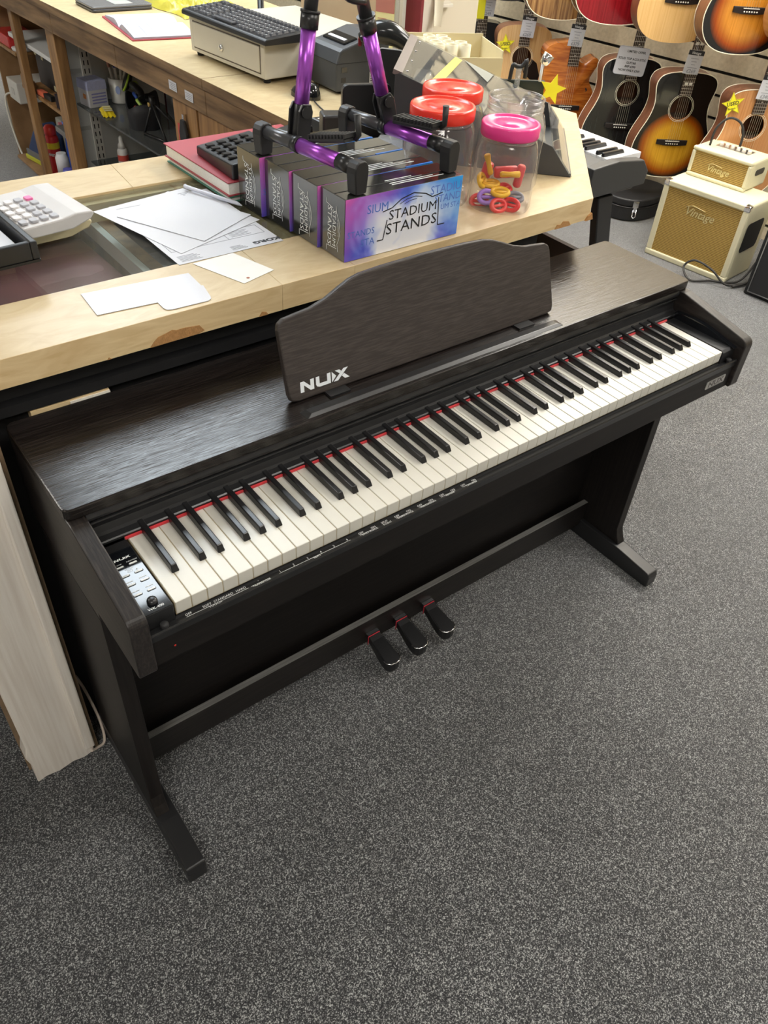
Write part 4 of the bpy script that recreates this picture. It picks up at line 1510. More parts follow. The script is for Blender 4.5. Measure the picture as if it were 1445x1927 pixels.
for y in (0.90, 1.98):
    m = MB()
    m.prism([(1.868, 0.63), (1.938, 0.63), (2.100, 0.012), (2.030, 0.012)], 'y', y - 0.026, y + 0.006)
    m.build('leg', BLACK_SATIN, st, 0.003, 1, world=True)
    m = MB()
    m.box(1.72, 2.04, y - 0.02, y + 0.02, 0.63, 0.664)
    m.build('carrier', BLACK_SATIN, st, 0.003, 1, world=True)
    m = MB()
    m.box(1.82, 2.20, y - 0.030, y + 0.010, 0.0, 0.0119)
    m.build('foot', BLACK_SATIN, st, 0.003, 1, world=True)
m = MB()
m.box(1.955, 1.975, 0.907, 1.953, 0.30, 0.40)
m.build('stretcher', BLACK_SATIN, st, world=True)


# ------------------------------------------------------------------ things on the front counter
Z = CT + 0.0006
ZG = CT - 0.0038            # top of the glass pane

# four stand cartons side by side
FOIL = plain('black_foil_card', (0.17, 0.168, 0.16), 0.16, 0.9, var=0.2, scale=6)


def art_mat():
    """printed end panel: blue, violet, pink and white clouds of ink"""
    m, n, l, b = nt('stage_light_print')
    b.inputs['Roughness'].default_value = 0.25
    tc = n.new('ShaderNodeTexCoord')
    nz = n.new('ShaderNodeTexNoise')
    nz.inputs['Scale'].default_value = 11
    nz.inputs['Detail'].default_value = 3
    nz.inputs['Distortion'].default_value = 0.5
    mp = n.new('ShaderNodeMapping')
    mp.inputs['Location'].default_value = (3.3, 0, 1.7)
    l.new(tc.outputs['Object'], mp.inputs['Vector'])
    l.new(mp.outputs['Vector'], nz.inputs['Vector'])
    sp = n.new('ShaderNodeSeparateXYZ')
    l.new(tc.outputs['Object'], sp.inputs[0])

    def mth(op, a, c):
        q = n.new('ShaderNodeMath')
        q.operation = op
        for i, v in enumerate((a, c)):
            if isinstance(v, (int, float)):
                q.inputs[i].default_value = v
            else:
                l.new(v, q.inputs[i])
        return q.outputs[0]
    # x runs 0..0.266 across, z 0..0.112 up; white pool in the lower middle, colour at the rim
    dx = mth('DIVIDE', mth('SUBTRACT', sp.outputs[0], 0.150), 0.125)
    dz = mth('DIVIDE', mth('SUBTRACT', sp.outputs[2], 0.045), 0.062)
    d = mth('ADD', mth('MULTIPLY', dx, dx), mth('MULTIPLY', dz, dz))
    d = mth('ADD', mth('MULTIPLY', d, 0.42), mth('MULTIPLY', mth('SUBTRACT', nz.outputs['Fac'], 0.5), 2.0))
    rp = n.new('ShaderNodeValToRGB')
    e = rp.color_ramp.elements
    e[0].position, e[0].color = 0.10, (0.86, 0.87, 0.93, 1)
    e[1].position, e[1].color = 1.0, (0.10, 0.03, 0.42, 1)
    for p_, c_ in ((0.30, (0.52, 0.60, 0.88, 1)), (0.48, (0.24, 0.28, 0.80, 1)), (0.68, (0.10, 0.12, 0.62, 1))):
        k = e.new(p_)
        k.color = c_
    l.new(d, rp.inputs[0])
    # cyan at the right, magenta at the upper left
    n2 = n.new('ShaderNodeTexNoise')
    n2.inputs['Scale'].default_value = 9
    mp2 = n.new('ShaderNodeMapping')
    mp2.inputs['Location'].default_value = (7.7, 2.0, 0.4)
    l.new(tc.outputs['Object'], mp2.inputs['Vector'])
    l.new(mp2.outputs['Vector'], n2.inputs['Vector'])
    cy = mth('MULTIPLY', mth('SUBTRACT', mth('ADD', mth('DIVIDE', sp.outputs[0], 0.266), mth('MULTIPLY', sp.outputs[2], 4.5)), 0.85), 2.2)
    q = n.new('ShaderNodeMath')
    q.operation = 'MULTIPLY'
    q.use_clamp = True
    l.new(cy, q.inputs[0])
    l.new(mth('ADD', n2.outputs['Fac'], 0.25), q.inputs[1])
    mx = n.new('ShaderNodeMix')
    mx.data_type = 'RGBA'
    l.new(q.outputs[0], mx.inputs[0])
    l.new(rp.outputs[0], mx.inputs[6])
    mx.inputs[7].default_value = (0.03, 0.33, 0.80, 1)
    pk = mth('SUBTRACT', mth('ADD', mth('SUBTRACT', 0.5, mth('DIVIDE', sp.outputs[0], 0.20)), mth('MULTIPLY', sp.outputs[2], 5.5)), 0.45)
    q2 = n.new('ShaderNodeMath')
    q2.operation = 'MULTIPLY'
    q2.use_clamp = True
    l.new(pk, q2.inputs[0])
    l.new(mth('MULTIPLY', nz.outputs['Fac'], 2.2), q2.inputs[1])
    mx2 = n.new('ShaderNodeMix')
    mx2.data_type = 'RGBA'
    l.new(q2.outputs[0], mx2.inputs[0])
    l.new(mx.outputs[2], mx2.inputs[6])
    mx2.inputs[7].default_value = (0.80, 0.16, 0.50, 1)
    l.new(mx2.outputs[2], b.inputs['Base Color'])
    MATS['stage_light_print'] = m
    return m


ART = art_mat()
GHOST = plain('faint_blue_print', (0.10, 0.20, 0.62), 0.3)


def stadium(mb, org, right, up, h, lift=0.0004):
    """two stacked words between leaning posts, under a stadium roof of three arcs"""
    F = frame(org, right, up)
    write(mb, 'STADIUM', F @ Vector((0.02 * h, 0.20 * h, 0)), right, up, 0.40 * h, 0.0, wide=1.08, lift=lift)
    write(mb, 'STANDS', F @ Vector((0.00 * h, -0.20 * h, 0)), right, up, 0.46 * h, 0.0, wide=1.14, lift=lift)

    def line(pts, r):
        w = [F @ Vector((x * h, y * h, lift)) for x, y in pts]
        nrm = (F.to_3x3() @ Vector((0, 0, 1)))
        for i in range(len(w) - 1):
            a, b = w[i], w[i + 1]
            s = (b - a).cross(nrm).normalized() * r * h
            mb.add([a - s, b - s, b + s, a + s], [(0, 1, 2, 3)])
    line([(-1.28, -0.46), (-1.06, -0.46), (-0.94, 0.10)], 0.016)
    line([(1.30, -0.42), (1.03, -0.42), (0.97, 0.42)], 0.016)
    line([(-1.12, 0.36), (-0.78, 0.42), (-0.45, 0.62), (0.0, 0.72), (0.45, 0.62), (0.72, 0.48), (1.10, 0.54)], 0.016)
    line([(-0.50, 0.48), (-0.25, 0.58), (0.05, 0.61), (0.32, 0.56)], 0.009)
    line([(-0.34, 0.45), (-0.12, 0.52), (0.12, 0.53)], 0.007)


CARTON_LABELS = ['foil carton of stands nearest the piano with colourful STADIUM STANDS end panel',
                 'foil carton of stands second from the piano rest',
                 'foil carton of stands third from the piano rest',
                 'foil carton of stands farthest from the piano, beside the keypad']
for i, (xo, y0) in enumerate(((0.548, 0.4035), (0.542, 0.4805), (0.536, 0.5650), (0.526, 0.6510))):
    wdt = [0.0765, 0.0835, 0.0835, 0.0835][i]
    t = thing('stand_carton', CARTON_LABELS[i], 'box', (xo, y0, Z), -0.0 + (0.012 if i else 0.0), 'stand cartons on the counter')
    m = MB()
    m.box(0.0, 0.266, 0.0006, wdt, 0, 0.111)
    m.build('carton', FOIL, t, 0.0012, 1)
    m = MB()
    m.box(0.0004, 0.2656, -0.0002, 0.0005, 0.0005, 0.1105)
    ap = m.build('printed_panel', ART, t)
    m = MB()
    stadium(m, (0.150, -0.0003, 0.054), (1, 0, 0), (0, 0, 1), 0.062)
    m.build('logo_print', BLACK_INK, ap)
    m = MB()
    for (gx, gz, s, sz) in ((0.235, 0.094, 'STADIUM', 0.022), (0.238, 0.076, 'STANDS', 0.020), (0.247, 0.060, 'UM STAN', 0.014), (0.035, 0.047, 'STANDS', 0.016), (0.07, 0.085, 'SIUM', 0.022), (0.05, 0.028, 'STA', 0.018)):
        write(m, s, (gx, -0.00025, gz), (1, 0, 0), (0, 0, 1), sz, 0.0, lift=0.0002)
    m.v = [(min(max(x, 0.002), 0.264), y, z) for x, y, z in m.v]
    gh = m.build('ghost_print', GHOST, ap)
    m = MB()
    stadium(m, (-0.0002, wdt * 0.5, 0.052), (0, 0, -1), (0, -1, 0) if False else (0, 1, 0), 0.034)
    # on the left end the logo runs up the carton
    m = MB()
    stadium(m, (-0.0002, wdt * 0.52, 0.052), (0, 0, -1), (0, -1, 0), 0.036, lift=0.0003)
    m.build('side_print', WHITE_INK, t)
    m = MB()
    m.box(0.0, 0.266, wdt * 0.44, wdt * 0.455, 0.1111, 0.1116)
    m.build('flap_seam', BLACK_INK, t)
    m = MB()
    for k in range(4):
        m.box(0.115, 0.235 - 0.02 * k, 0.020 + 0.007 * k, 0.022 + 0.007 * k, 0.1111, 0.1115)
    m.build('small_print', WHITE_INK, t)
    if i:
        m = MB()
        m.box(0.20, 0.2655, 0.0, 0.005, 0.1111, 0.1115)
        m.build('blue_flap_edge', plain('blue_print', (0.03, 0.20, 0.70), 0.3), t)

# purple tubular stand standing on the cartons
ZB = CT + 0.0006 + 0.1118
PURPLE = plain('purple_anodised_tube', (0.42, 0.10, 0.60), 0.30, 0.7, var=0.05)
stand = thing('instrument_stand', 'black and purple folding A-frame stand standing on the foil cartons', 'stand', (0.68, 0.56, ZB))
RUB = plain('black_rubber', (0.012, 0.012, 0.013), 0.5)


def P_(m, name, mat, bevel=0.0, seg=2):
    return m.build(name, mat, stand, bevel, seg, world=True)


def foot_cap(x, y, ang):
    m = MB()
    M = Matrix.Translation((x, y, ZB)) @ Matrix.Rotation(ang, 4, 'Z')
    pr = [(-0.0125, 0.002), (-0.011, 0.0), (0.011, 0.0), (0.0125, 0.002), (0.0165, 0.036), (0.0155, 0.045), (0.0115, 0.0515), (0.006, 0.0545), (-0.006, 0.0545), (-0.0115, 0.0515), (-0.0155, 0.045), (-0.0165, 0.036)]
    m.prism(pr, 'y', -0.0115, 0.0115, M=M)
    P_(m, 'rubber_foot', RUB, 0.003, 3)


LB0, LB1 = Vector((0.546, 0.668, ZB + 0.040)), Vector((0.583, 0.420, ZB + 0.040))
RB0, RB1 = Vector((0.752, 0.690, ZB + 0.040)), Vector((0.800, 0.432, ZB + 0.040))
for A, B in ((LB0, LB1), (RB0, RB1)):
    d = (B - A).normalized()
    ang = math.atan2(d.y, d.x) + PI / 2
    mid = A + (B - A) * 0.40
    m = MB()
    m.tube([A, mid], 0.0115, 16)
    P_(m, 'rear_tube', plain('gunmetal_tube', (0.10, 0.10, 0.105), 0.3, 0.6))
    m = MB()
    m.tube([mid - d * 0.012, mid + d * 0.004], 0.0145, 16)
    P_(m, 'tube_collar', BLACK_SATIN)
    m = MB()
    m.tube([mid + d * 0.004, B - d * 0.045], 0.0130, 20)
    P_(m, 'front_tube', PURPLE)
    m = MB()
    m.tube([B - d * 0.045, B - d * 0.012], 0.0138, 16)
    P_(m, 'tube_end', BLACK_SATIN)
    foot_cap(B.x, B.y, ang)
    foot_cap(A.x, A.y, ang)
# uprights with knuckles
for base, topx, nm in (((0.574, 0.592), 0.640, 'l'), ((0.780, 0.592), 0.640, 'r')):
    b0 = Vector((base[0], base[1], ZB + 0.040))
    apex = Vector((topx + (0.006 if nm == 'r' else -0.006), 0.600, 1.452))
    d = (apex - b0).normalized()
    L = (apex - b0).length

    def at(s):
        return b0 + d * s
    m = MB()
    m.tube([at(0.0), at(0.06)], 0.0125, 14)
    for s_ in (-1, 1):
        m.prism([(-0.014, 0.0), (0.014, 0.0), (0.016, 0.05), (0.010, 0.062), (-0.010, 0.062), (-0.016, 0.05)], 'x', s_ * 0.0105, s_ * 0.0150,
                M=Matrix.Translation(b0) @ d.to_track_quat('Z', 'Y').to_matrix().to_4x4())
    P_(m, 'knuckle', BLACK_SATIN, 0.001, 1)
    m = MB()
    m.tube([at(0.050) + Vector((0, -0.021, 0)), at(0.050) + Vector((0, -0.016, 0))], 0.010, 14)
    P_(m, 'knuckle_cap', BLACK_SATIN)
    p0, p1 = (0.060, 0.176) if nm == 'l' else (0.062, 0.170)
    m = MB()
    m.tube([at(p0), at(p1)], 0.0130, 20)
    P_(m, 'lower_tube', PURPLE)
    m = MB()
    m.tube([at(p1 - 0.001), at(p1 + 0.024)], 0.0158, 16)
    m.tube([at(p1 + 0.022), at(p1 + 0.026)], 0.0170, 16)
    P_(m, 'clamp_collar', BLACK_SATIN)
    m = MB()
    m.tube([at(p1 + 0.024), at(L)], 0.0118, 16)
    P_(m, 'upper_tube', plain('gunmetal_tube', (0.10, 0.10, 0.105), 0.3, 0.6))
m = MB()
m.box(0.605, 0.675, 0.578, 0.622, 1.43, 1.475)
P_(m, 'apex_joint', BLACK_SATIN, 0.008, 2)
m = MB()
m.tube(spline([(0.640, 0.575, 1.44), (0.628, 0.565, 1.33), (0.655, 0.57, 1.275), (0.70, 0.575, 1.262)], 5), 0.006, 8)
P_(m, 'safety_strap', BLACK_SATIN)
# ribbed rubber cradles
for A, B, up_end in ((LB0, LB1, 0), (RB0, RB1, 1)):
    d = (B - A).normalized()
    c = A + (B - A) * (0.66 if up_end == 0 else 0.70)
    M = Matrix.Translation(c + Vector((0.018 if up_end == 0 else -0.004, 0.0, 0.020))) @ Matrix.Rotation(math.atan2(d.y, d.x), 4, 'Z') @ Matrix.Rotation(math.radians(-14 if up_end == 0 else -5), 4, 'Y')
    m = MB()
    m.box(-0.048, 0.048, -0.016, 0.016, 0.0, 0.007, M=M)
    cr = P_(m, 'cradle', RUB, 0.002, 1)
    for k in range(12):
        m = MB()
        x = -0.046 + k * 0.0084
        m.box(x, x + 0.0042, -0.016, 0.016, 0.007, 0.0135, M=M)
        m.build('rib', RUB, cr, world=True)
    m = MB()
    m.tube([M @ Vector((0.048, 0.010, 0.002)), M @ Vector((0.056, 0.012, 0.008)), M @ Vector((0.058, 0.012, 0.040))], [0.005, 0.005, 0.0065], 8)
    m.build('stop_arm', RUB, cr, world=True)

# jars
LID_RED = plain('glossy_red_lid', (0.80, 0.045, 0.025), 0.22, var=0.03)
LID_PINK = plain('glossy_pink_lid', (0.82, 0.055, 0.27), 0.22, var=0.03)


def make_jar(label, c, r, h, lid_mat, rot=0.4, nr=0.84):
    t = thing('sweet_jar', label, 'jar', (c[0], c[1], Z), rot, 'clear plastic jars on the counter')
    hb = h - 0.030
    prof = [(r * 0.86, 0.0), (r * 0.95, 0.004), (r, 0.012), (r, hb * 0.30), (r * 0.985, hb * 0.5), (r, hb * 0.74), (r * 0.985, hb * 0.82), (r * 0.93, hb * 0.91), (r * nr * 0.97, hb * 0.975), (r * nr * 0.95, hb)]
    m = MB()
    m.lathe(prof, 40, cap1=False, sq=1.3)
    m.build('body', JAR_CLEAR, t)
    m = MB()
    q = r * nr * 0.95
    m.lathe([(q, hb), (q, h - 0.012), (q, h - 0.004)], 40, cap0=False, cap1=False, sq=0.0)
    for z in ((hb + 0.004, hb + 0.012, h - 0.006) if lid_mat is None else (hb + 0.002,)):
        m.tube([(q * math.cos(a), q * math.sin(a), z) for a in [2 * PI * i / 40 for i in range(40)]], 0.0022, 6, closed=True)
    m.build('neck', JAR_CLEAR, t)
    if lid_mat:
        R = r * nr
        m = MB()
        m.lathe([(R, hb + 0.006), (R * 1.02, hb + 0.008), (R * 1.02, h - 0.003), (R * 0.99, h), (R * 0.90, h), (R * 0.885, h - 0.0025), (R * 0.5, h - 0.0022), (R * 0.48, h - 0.001), (0.002, h - 0.001)], 40)
        m.build('lid', lid_mat, t)
    return t


make_jar('clear jar of colourful pieces under a pink lid at the counter corner', (0.995, 0.474), 0.064, 0.163, LID_PINK, 0.75, 0.90)
make_jar('red-lidded clear jar standing right behind the nearest carton', (0.903, 0.577), 0.073, 0.180, LID_RED, 0.75, 0.88)
make_jar('red-lidded clear jar standing farthest back beside the display case', (1.012, 0.672), 0.072, 0.180, LID_RED, 0.75, 0.88)
make_jar('clear jar without a lid, open mouth with thread rings', (1.101, 0.569), 0.070, 0.180, None, 0.75, 0.88)

# plastic pieces inside the pink-lidded jar
jc = Vector((0.995, 0.474, Z))
JM = {'yellow': plain('yellow_toy_plastic', (0.85, 0.50, 0.02), 0.3), 'red': plain('red_toy_plastic', (0.75, 0.03, 0.03), 0.3), 'purple': plain('purple_toy_plastic', (0.36, 0.18, 0.66), 0.35), 'grey': plain('grey_toy_plastic', (0.22, 0.22, 0.25), 0.35)}
pieces = [('purple', -0.030, -0.016, 0.032, 'tilted purple oval piece at the front of the pink-lidded jar', 0.2, 1.1), ('red', -0.006, -0.034, 0.022, 'red ring piece lying lowest at the jar front', 0.5, 0.9),
          ('red', 0.020, -0.026, 0.022, 'red ring piece at the right of the jar bottom', -0.5, 0.8), ('yellow', -0.003, -0.012, 0.042, 'yellow oval ring lying across the middle of the heap', 0.0, 0.3),
          ('yellow', -0.022, 0.012, 0.050, 'yellow oval ring lying behind the purple piece', 0.3, 0.15), ('grey', 0.030, -0.004, 0.030, 'grey block ring at the right of the jar', 0.2, 0.5),
          ('yellow', -0.042, 0.004, 0.058, 'yellow strip leaning against the jar wall at left', 1.2, 1.1), ('red', 0.010, 0.014, 0.040, 'red ring half buried in the middle of the jar', 0.9, 0.5),
          ('grey', -0.02, -0.002, 0.020, 'grey ring buried under the purple piece', 0.1, 0.2), ('red', -0.044, -0.008, 0.020, 'red strip standing by the jar wall at far left', 0.0, 1.5)]
VR = Vector((0.795, -0.603, 0))           # across the heap as one faces it
VF = Vector((0.603, 0.795, 0))
for (cn, a, b_, h, lb, yaw, tip) in pieces:
    p = jc + VR * a + VF * b_ + Vector((0, 0, h - 0.012))
    m = MB()
    M = Matrix.Translation(p) @ Matrix.Rotation(yaw - 0.65, 4, 'Z') @ Matrix.Rotation(tip, 4, 'X')
    o = [(0.017 * math.cos(w), 0.012 * math.sin(w), 0) for w in [2 * PI * i / 18 for i in range(18)]]
    m.tube([M @ Vector(q) for q in o], 0.0048, 7, closed=True)
    m.tube([M @ Vector((-0.015, 0, 0)), M @ Vector((0.015, 0, 0))], 0.0036, 6)
    tag(m.build('plastic_ring', JM[cn]), lb, 'plastic ring', 'plastic rings in the pink-lidded jar')
RED_CLR = clear('translucent_red_plastic', (0.85, 0.30, 0.30), 1.4, 0.1, 0.35)
for (a, b_, z, L, r, yaw, lb) in ((0.010, 0.034, 0.056, 0.05, 0.012, 0.1, 'translucent red shaker tube lying at the back of the pink-lidded jar'), (-0.030, 0.036, 0.056, 0.035, 0.011, 1.35, 'translucent red shaker tube standing at the back left of the jar'),
                               (0.038, 0.026, 0.052, 0.045, 0.009, 1.45, 'translucent red shaker tube standing at the back right of the jar')):
    p = jc + VR * a + VF * b_ + Vector((0, 0, z))
    m = MB()
    dd = (VR * math.cos(yaw) + Vector((0, 0, 1)) * math.sin(yaw))
    m.tube([p - dd * L / 2, p - dd * L * 0.42, p + dd * L * 0.42, p + dd * L / 2], [r * 0.7, r, r, r * 0.7], 12)
    tag(m.build('shaker_tube', plain('red_shaker', (0.70, 0.07, 0.07), 0.3)), lb, 'shaker', 'red shaker tubes in the jar')
for (a, b_, z, L, yaw, lb) in ((0.016, 0.014, 0.058, 0.042, 0.05, 'yellow whistle lying across the red shaker tubes'), (-0.030, 0.018, 0.074, 0.042, 1.9, 'yellow whistle leaning upright in the pink-lidded jar')):
    p = jc + VR * a + VF * b_ + Vector((0, 0, z))
    dd = (VR * math.cos(yaw) + Vector((0, 0, 1)) * math.sin(yaw))
    m = MB()
    m.tube([p - dd * L / 2, p - dd * L * 0.4, p, p + dd * L * 0.45, p + dd * L / 2], [0.004, 0.006, 0.005, 0.007, 0.005], 10)
    tag(m.build('whistle', JM['yellow']), lb, 'whistle', 'yellow whistles in the jar')

# wedge display case with clear cover, parallel to the cut corner
DU = Vector((0.70, 0.714, 0)).normalized()
DW = Vector((-0.714, 0.70, 0)).normalized()
disp = thing('display_case', 'dark grey wedge display case with clear cover behind the jars', 'display case', (1.263, 0.516, Z), math.atan2(DU.y, DU.x))
# local x = along DU (width), local y = along DW (to the back)
DGREY = plain('dark_grey_abs', (0.045, 0.047, 0.050), 0.4)
prof = [(0.0, 0.0), (0.054, 0.062), (0.072, 0.068), (0.412, 0.180), (0.420, 0.176), (0.420, 0.0)]
for x0, x1 in ((0.0, 0.006), (0.366, 0.372)):
    m = MB()
    m.prism(prof, 'x', x0, x1)
    m.build('end_plate', DGREY, disp, 0.001, 1)
m = MB()
m.box(0.006, 0.366, 0.0, 0.42, 0.0, 0.006)
m.build('base', DGREY, disp)
m = MB()
m.box(0.006, 0.366, 0.414, 0.42, 0.006, 0.176)
m.build('back', DGREY, disp)
for a, b_ in ((prof[0], prof[1]), (prof[2], prof[3])):
    m = MB()
    dy, dz = b_[0] - a[0], b_[1] - a[1]
    ln = math.hypot(dy, dz)
    ny, nz_ = -dz / ln * 0.003, dy / ln * 0.003
    m.prism([(a[0], a[1]), (b_[0], b_[1]), (b_[0] + ny, b_[1] + nz_), (a[0] + ny, a[1] + nz_)], 'x', 0.0, 0.372)
    m.build('clear_cover', ACRYLIC, disp)
m = MB()
m.prism([(0.404, 0.181), (0.424, 0.187), (0.426, 0.178), (0.421, 0.176)], 'x', 0.0, 0.372)
m.build('hinge_strip', plain('brown_hinge', (0.16, 0.13, 0.12), 0.4), disp)
for k in range(4):
    m = MB()
    m.lathe([(0.003, 0), (0.002, 0.0015)], 10, (0.03 + 0.10 * k, 0.396, 0.1785))
    m.build('hinge_screw', CHROME, disp)
m = MB()
m.prism([(0.10, 0.32), (0.115, 0.335), (0.115, 0.10), (0.10, 0.09)], 'z', 0.05, 0.051)
tape = MB()
a, b_ = prof[2], prof[3]


def onlid(x, s, lift=0.0035):
    y = a[0] + (b_[0] - a[0]) * s
    z = a[1] + (b_[1] - a[1]) * s
    ln = math.hypot(b_[0] - a[0], b_[1] - a[1])
    return (x, y - (b_[1] - a[1]) / ln * lift, z + (b_[0] - a[0]) / ln * lift)


tape.add([onlid(0.035, 0.745), onlid(0.035, 0.805), onlid(0.355, 0.690), onlid(0.355, 0.635)], [(0, 1, 2, 3)])
tape.build('yellow_tape', plain('yellow_tape', (0.62, 0.52, 0.04), 0.35), disp)
for k in range(6):
    m = MB()
    y = 0.36 - k * 0.05
    m.box(0.02, 0.35, y, y + 0.04, 0.0065, 0.05 + 0.085 * (0.36 - 0.05 * k) / 0.36 - 0.02)
    m.build('stock_row', plain('stock_print_%d' % (k % 3), ((0.18, 0.17, 0.17), (0.13, 0.13, 0.15), (0.22, 0.20, 0.18))[k % 3], 0.6, var=0.5, scale=60), disp)
m = MB()
m.add([onlid(0.366, 0.62, 0.004), onlid(0.26, 0.43, 0.004), onlid(0.36, 0.39, 0.004)], [(0, 1, 2)])
m.build('paper_flap', plain('translucent_paper', (0.20, 0.21, 0.18), 0.6), disp)

# small clear organiser box between cartons and jars
t = thing('parts_box', 'small translucent plastic parts box behind the cartons', 'box', (0.915, 0.742, Z), math.radians(40))
TRANS = clear('frosted_clear_plastic', (0.75, 0.79, 0.84), 1.45, 0.2, 0.22)
m = MB()
m.box(-0.055, 0.055, -0.04, 0.04, 0, 0.05)
m.build('tray', TRANS, t, 0.004, 2)
m = MB()
m.box(-0.057, 0.057, -0.042, 0.042, 0.0505, 0.058)
m.build('lid', TRANS, t, 0.003, 2)
for (x, y, rz, mt, nm, lb) in ((0.838, 0.632, 0.6, plain('orange_peg', (0.85, 0.22, 0.03), 0.35), 'plastic_peg', 'orange plastic peg lying behind the nearest cartons'),
                               (0.832, 0.600, 0.5, plain('blue_peg', (0.10, 0.28, 0.75), 0.35), 'plastic_peg', 'blue plastic peg lying beside the orange peg')):
    m = MB()
    M = Matrix.Translation((x, y, Z + 0.012)) @ Matrix.Rotation(rz, 4, 'Z')
    m.box(-0.03, 0.03, -0.011, 0.011, -0.0115, 0.012, M=M)
    m.prism([(0.030, -0.0115), (0.045, -0.004), (0.045, 0.004), (0.030, 0.012)], 'y', -0.011, 0.011, M=M)
    tag(m.build(nm, mt), lb, 'peg', 'coloured plastic pegs')

# desk telephone base / monitor foot: upright black panel behind the display
t = thing('card_terminal', 'black upright plastic panel standing between receipt printer and display case', 'terminal', (0.975, 0.950, Z), math.radians(-20))
m = MB()
m.prism(rounded(-0.045, 0.075, 0.0, 0.125, 0.014, 4, (0, 0, 1, 1)), 'y', -0.006, 0.010)
m.build('panel', BLACK_SATIN, t, 0.002, 2)
m = MB()
m.box(-0.045, 0.075, -0.03, 0.06, 0.0, 0.008)
m.build('foot', BLACK_SATIN, t, 0.002, 1)
# phone in a holder
t = thing('phone', 'slim phone with pale rim leaning upright behind the display case', 'phone', (1.078, 0.992, Z + 0.0), math.radians(40))
m = MB()
m.prism([(-0.02, 0.0), (0.05, 0.0), (0.05, 0.012), (0.006, 0.05), (-0.02, 0.05)], 'y', -0.03, 0.03)
m.build('holder', BLACK_SATIN, t, 0.002, 1)
Rt = Matrix.Translation((0.02, 0, 0.052)) @ Matrix.Rotation(math.radians(20), 4, 'Y')
m = MB()
m.prism(rounded(-0.032, 0.032, 0.0, 0.125, 0.009, 4), 'x', -0.004, 0.004, M=Rt)
m.build('body', plain('pale_grey_metal', (0.55, 0.55, 0.57), 0.3, 0.5), t, 0.0015, 2)
m = MB()
m.prism(rounded(-0.0295, 0.0295, 0.003, 0.122, 0.007, 4), 'x', -0.0047, -0.0041, M=Rt)
m.build('screen', BLACK_GLOSS, t)

# power adapters
ADP = plain('black_adapter_plastic', (0.018, 0.018, 0.019), 0.35)
for (x, y, rz, sx, sy, sz, lb) in ((0.812, 0.985, 0.35, 0.085, 0.05, 0.042, 'black power adapter nearest the foil cartons'), (0.90, 0.955, -0.4, 0.055, 0.05, 0.070, 'upright black power adapter between two flat ones'),
                                   (0.945, 1.03, 0.0, 0.075, 0.065, 0.032, 'flat black power adapter with white rating label')):
    t = thing('power_adapter', lb, 'adapter', (x, y, Z), rz, 'black power adapters')
    m = MB()
    m.box(-sx / 2, sx / 2, -sy / 2, sy / 2, 0, sz)
    m.build('case', ADP, t, 0.005, 2)
    if sz < 0.04:
        m = MB()
        for k in range(4):
            m.box(-sx * 0.36, sx * 0.36, -sy * 0.34 + k * 0.011, -sy * 0.34 + k * 0.011 + 0.005, sz, sz + 0.0004)
        m.build('rating_print', WHITE_INK, t)
    m = MB()
    m.tube([(sx / 2, 0, sz / 2), (sx / 2 + 0.012, 0, sz / 2)], [0.006, 0.004], 8)
    m.build('cord_relief', ADP, t)
m = MB()
m.tube(spline([(0.985, 1.03, 0.917), (1.02, 1.06, 0.906), (1.02, 1.15, 0.905), (1.06, 1.28, 0.905), (1.12, 1.35, 0.905), (1.16, 1.40, 0.905)], 5), 0.002, 6)
tag(m.build('flex_cable', BLACK_SATIN), 'thin black power cord running from the flat adapter to the printer', 'cable')
m = MB()
m.prism([(0.72, 0.80), (0.84, 0.80), (0.84, 0.94), (0.74, 0.92)], 'z', Z, Z + 0.0008)
tag(m.build('paper_sheet', PAPER), 'white paper sheet lying behind the foil cartons', 'paper')

# books under the keypad
for (z0, z1, mat, off, lb) in ((0.0, 0.012, plain('green_book_cloth', (0.05, 0.20, 0.14), 0.5), 0.004, 'thin green hardback lying under the red book'), (0.0124, 0.040, plain('dark_red_book_cloth', (0.36, 0.045, 0.06), 0.45), 0.0, 'thick dark red hardback lying under the keypad')):
    t = thing('hardback_book', lb, 'book', (0.505 + off, 0.742, Z + z0), 0.02, 'hardbacks by the cartons')
    h = z1 - z0
    m = MB()
    m.box(0.0, 0.30, 0.0, 0.275, 0.0, 0.0025)
    m.box(0.0, 0.30, 0.0, 0.275, h - 0.0025, h)
    m.box(0.297, 0.30, 0.0, 0.275, 0.0025, h - 0.0025)
    m.build('cover', mat, t, 0.0006, 1)
    m = MB()
    m.box(0.004, 0.297, 0.004, 0.271, 0.0025, h - 0.0025)
    m.build('page_block', plain('cream_pages', (0.78, 0.76, 0.70), 0.8, var=0.12, scale=300), t)
t = thing('keypad', 'black numeric keypad device lying on the red book', 'keypad', (0.520, 0.748, Z + 0.0404), -0.05)
m = MB()
m.prism([(0.0, 0.0), (0.125, 0.0), (0.125, 0.046), (0.0, 0.030)], 'y', 0.0, 0.17)
m.v = [(x, y, z - (0.012 * y / 0.17 if z > 0.02 else 0)) for x, y, z in m.v]
m.build('body', BLACK_SATIN, t, 0.003, 2)
for i in range(4):
    for j in range(5):
        m = MB()
        x, y = 0.018 + i * 0.026, 0.035 + j * 0.026
        z = 0.030 + 0.016 * x / 0.125 - 0.012 * y / 0.17
        m.box(x - 0.009, x + 0.009, y - 0.007, y + 0.007, z + 0.0004, z + 0.0045)
        m.build('key', BLACK_KEY, t, 0.0015, 1)

# papers
def sheet(pts, z, lb, mat=PAPER, th=0.0004, name='paper_sheet', cat='paper', group=None):
    m = MB()
    m.prism(pts, 'z', z, z + th)
    return tag(m.build(name, mat), lb, cat, group)


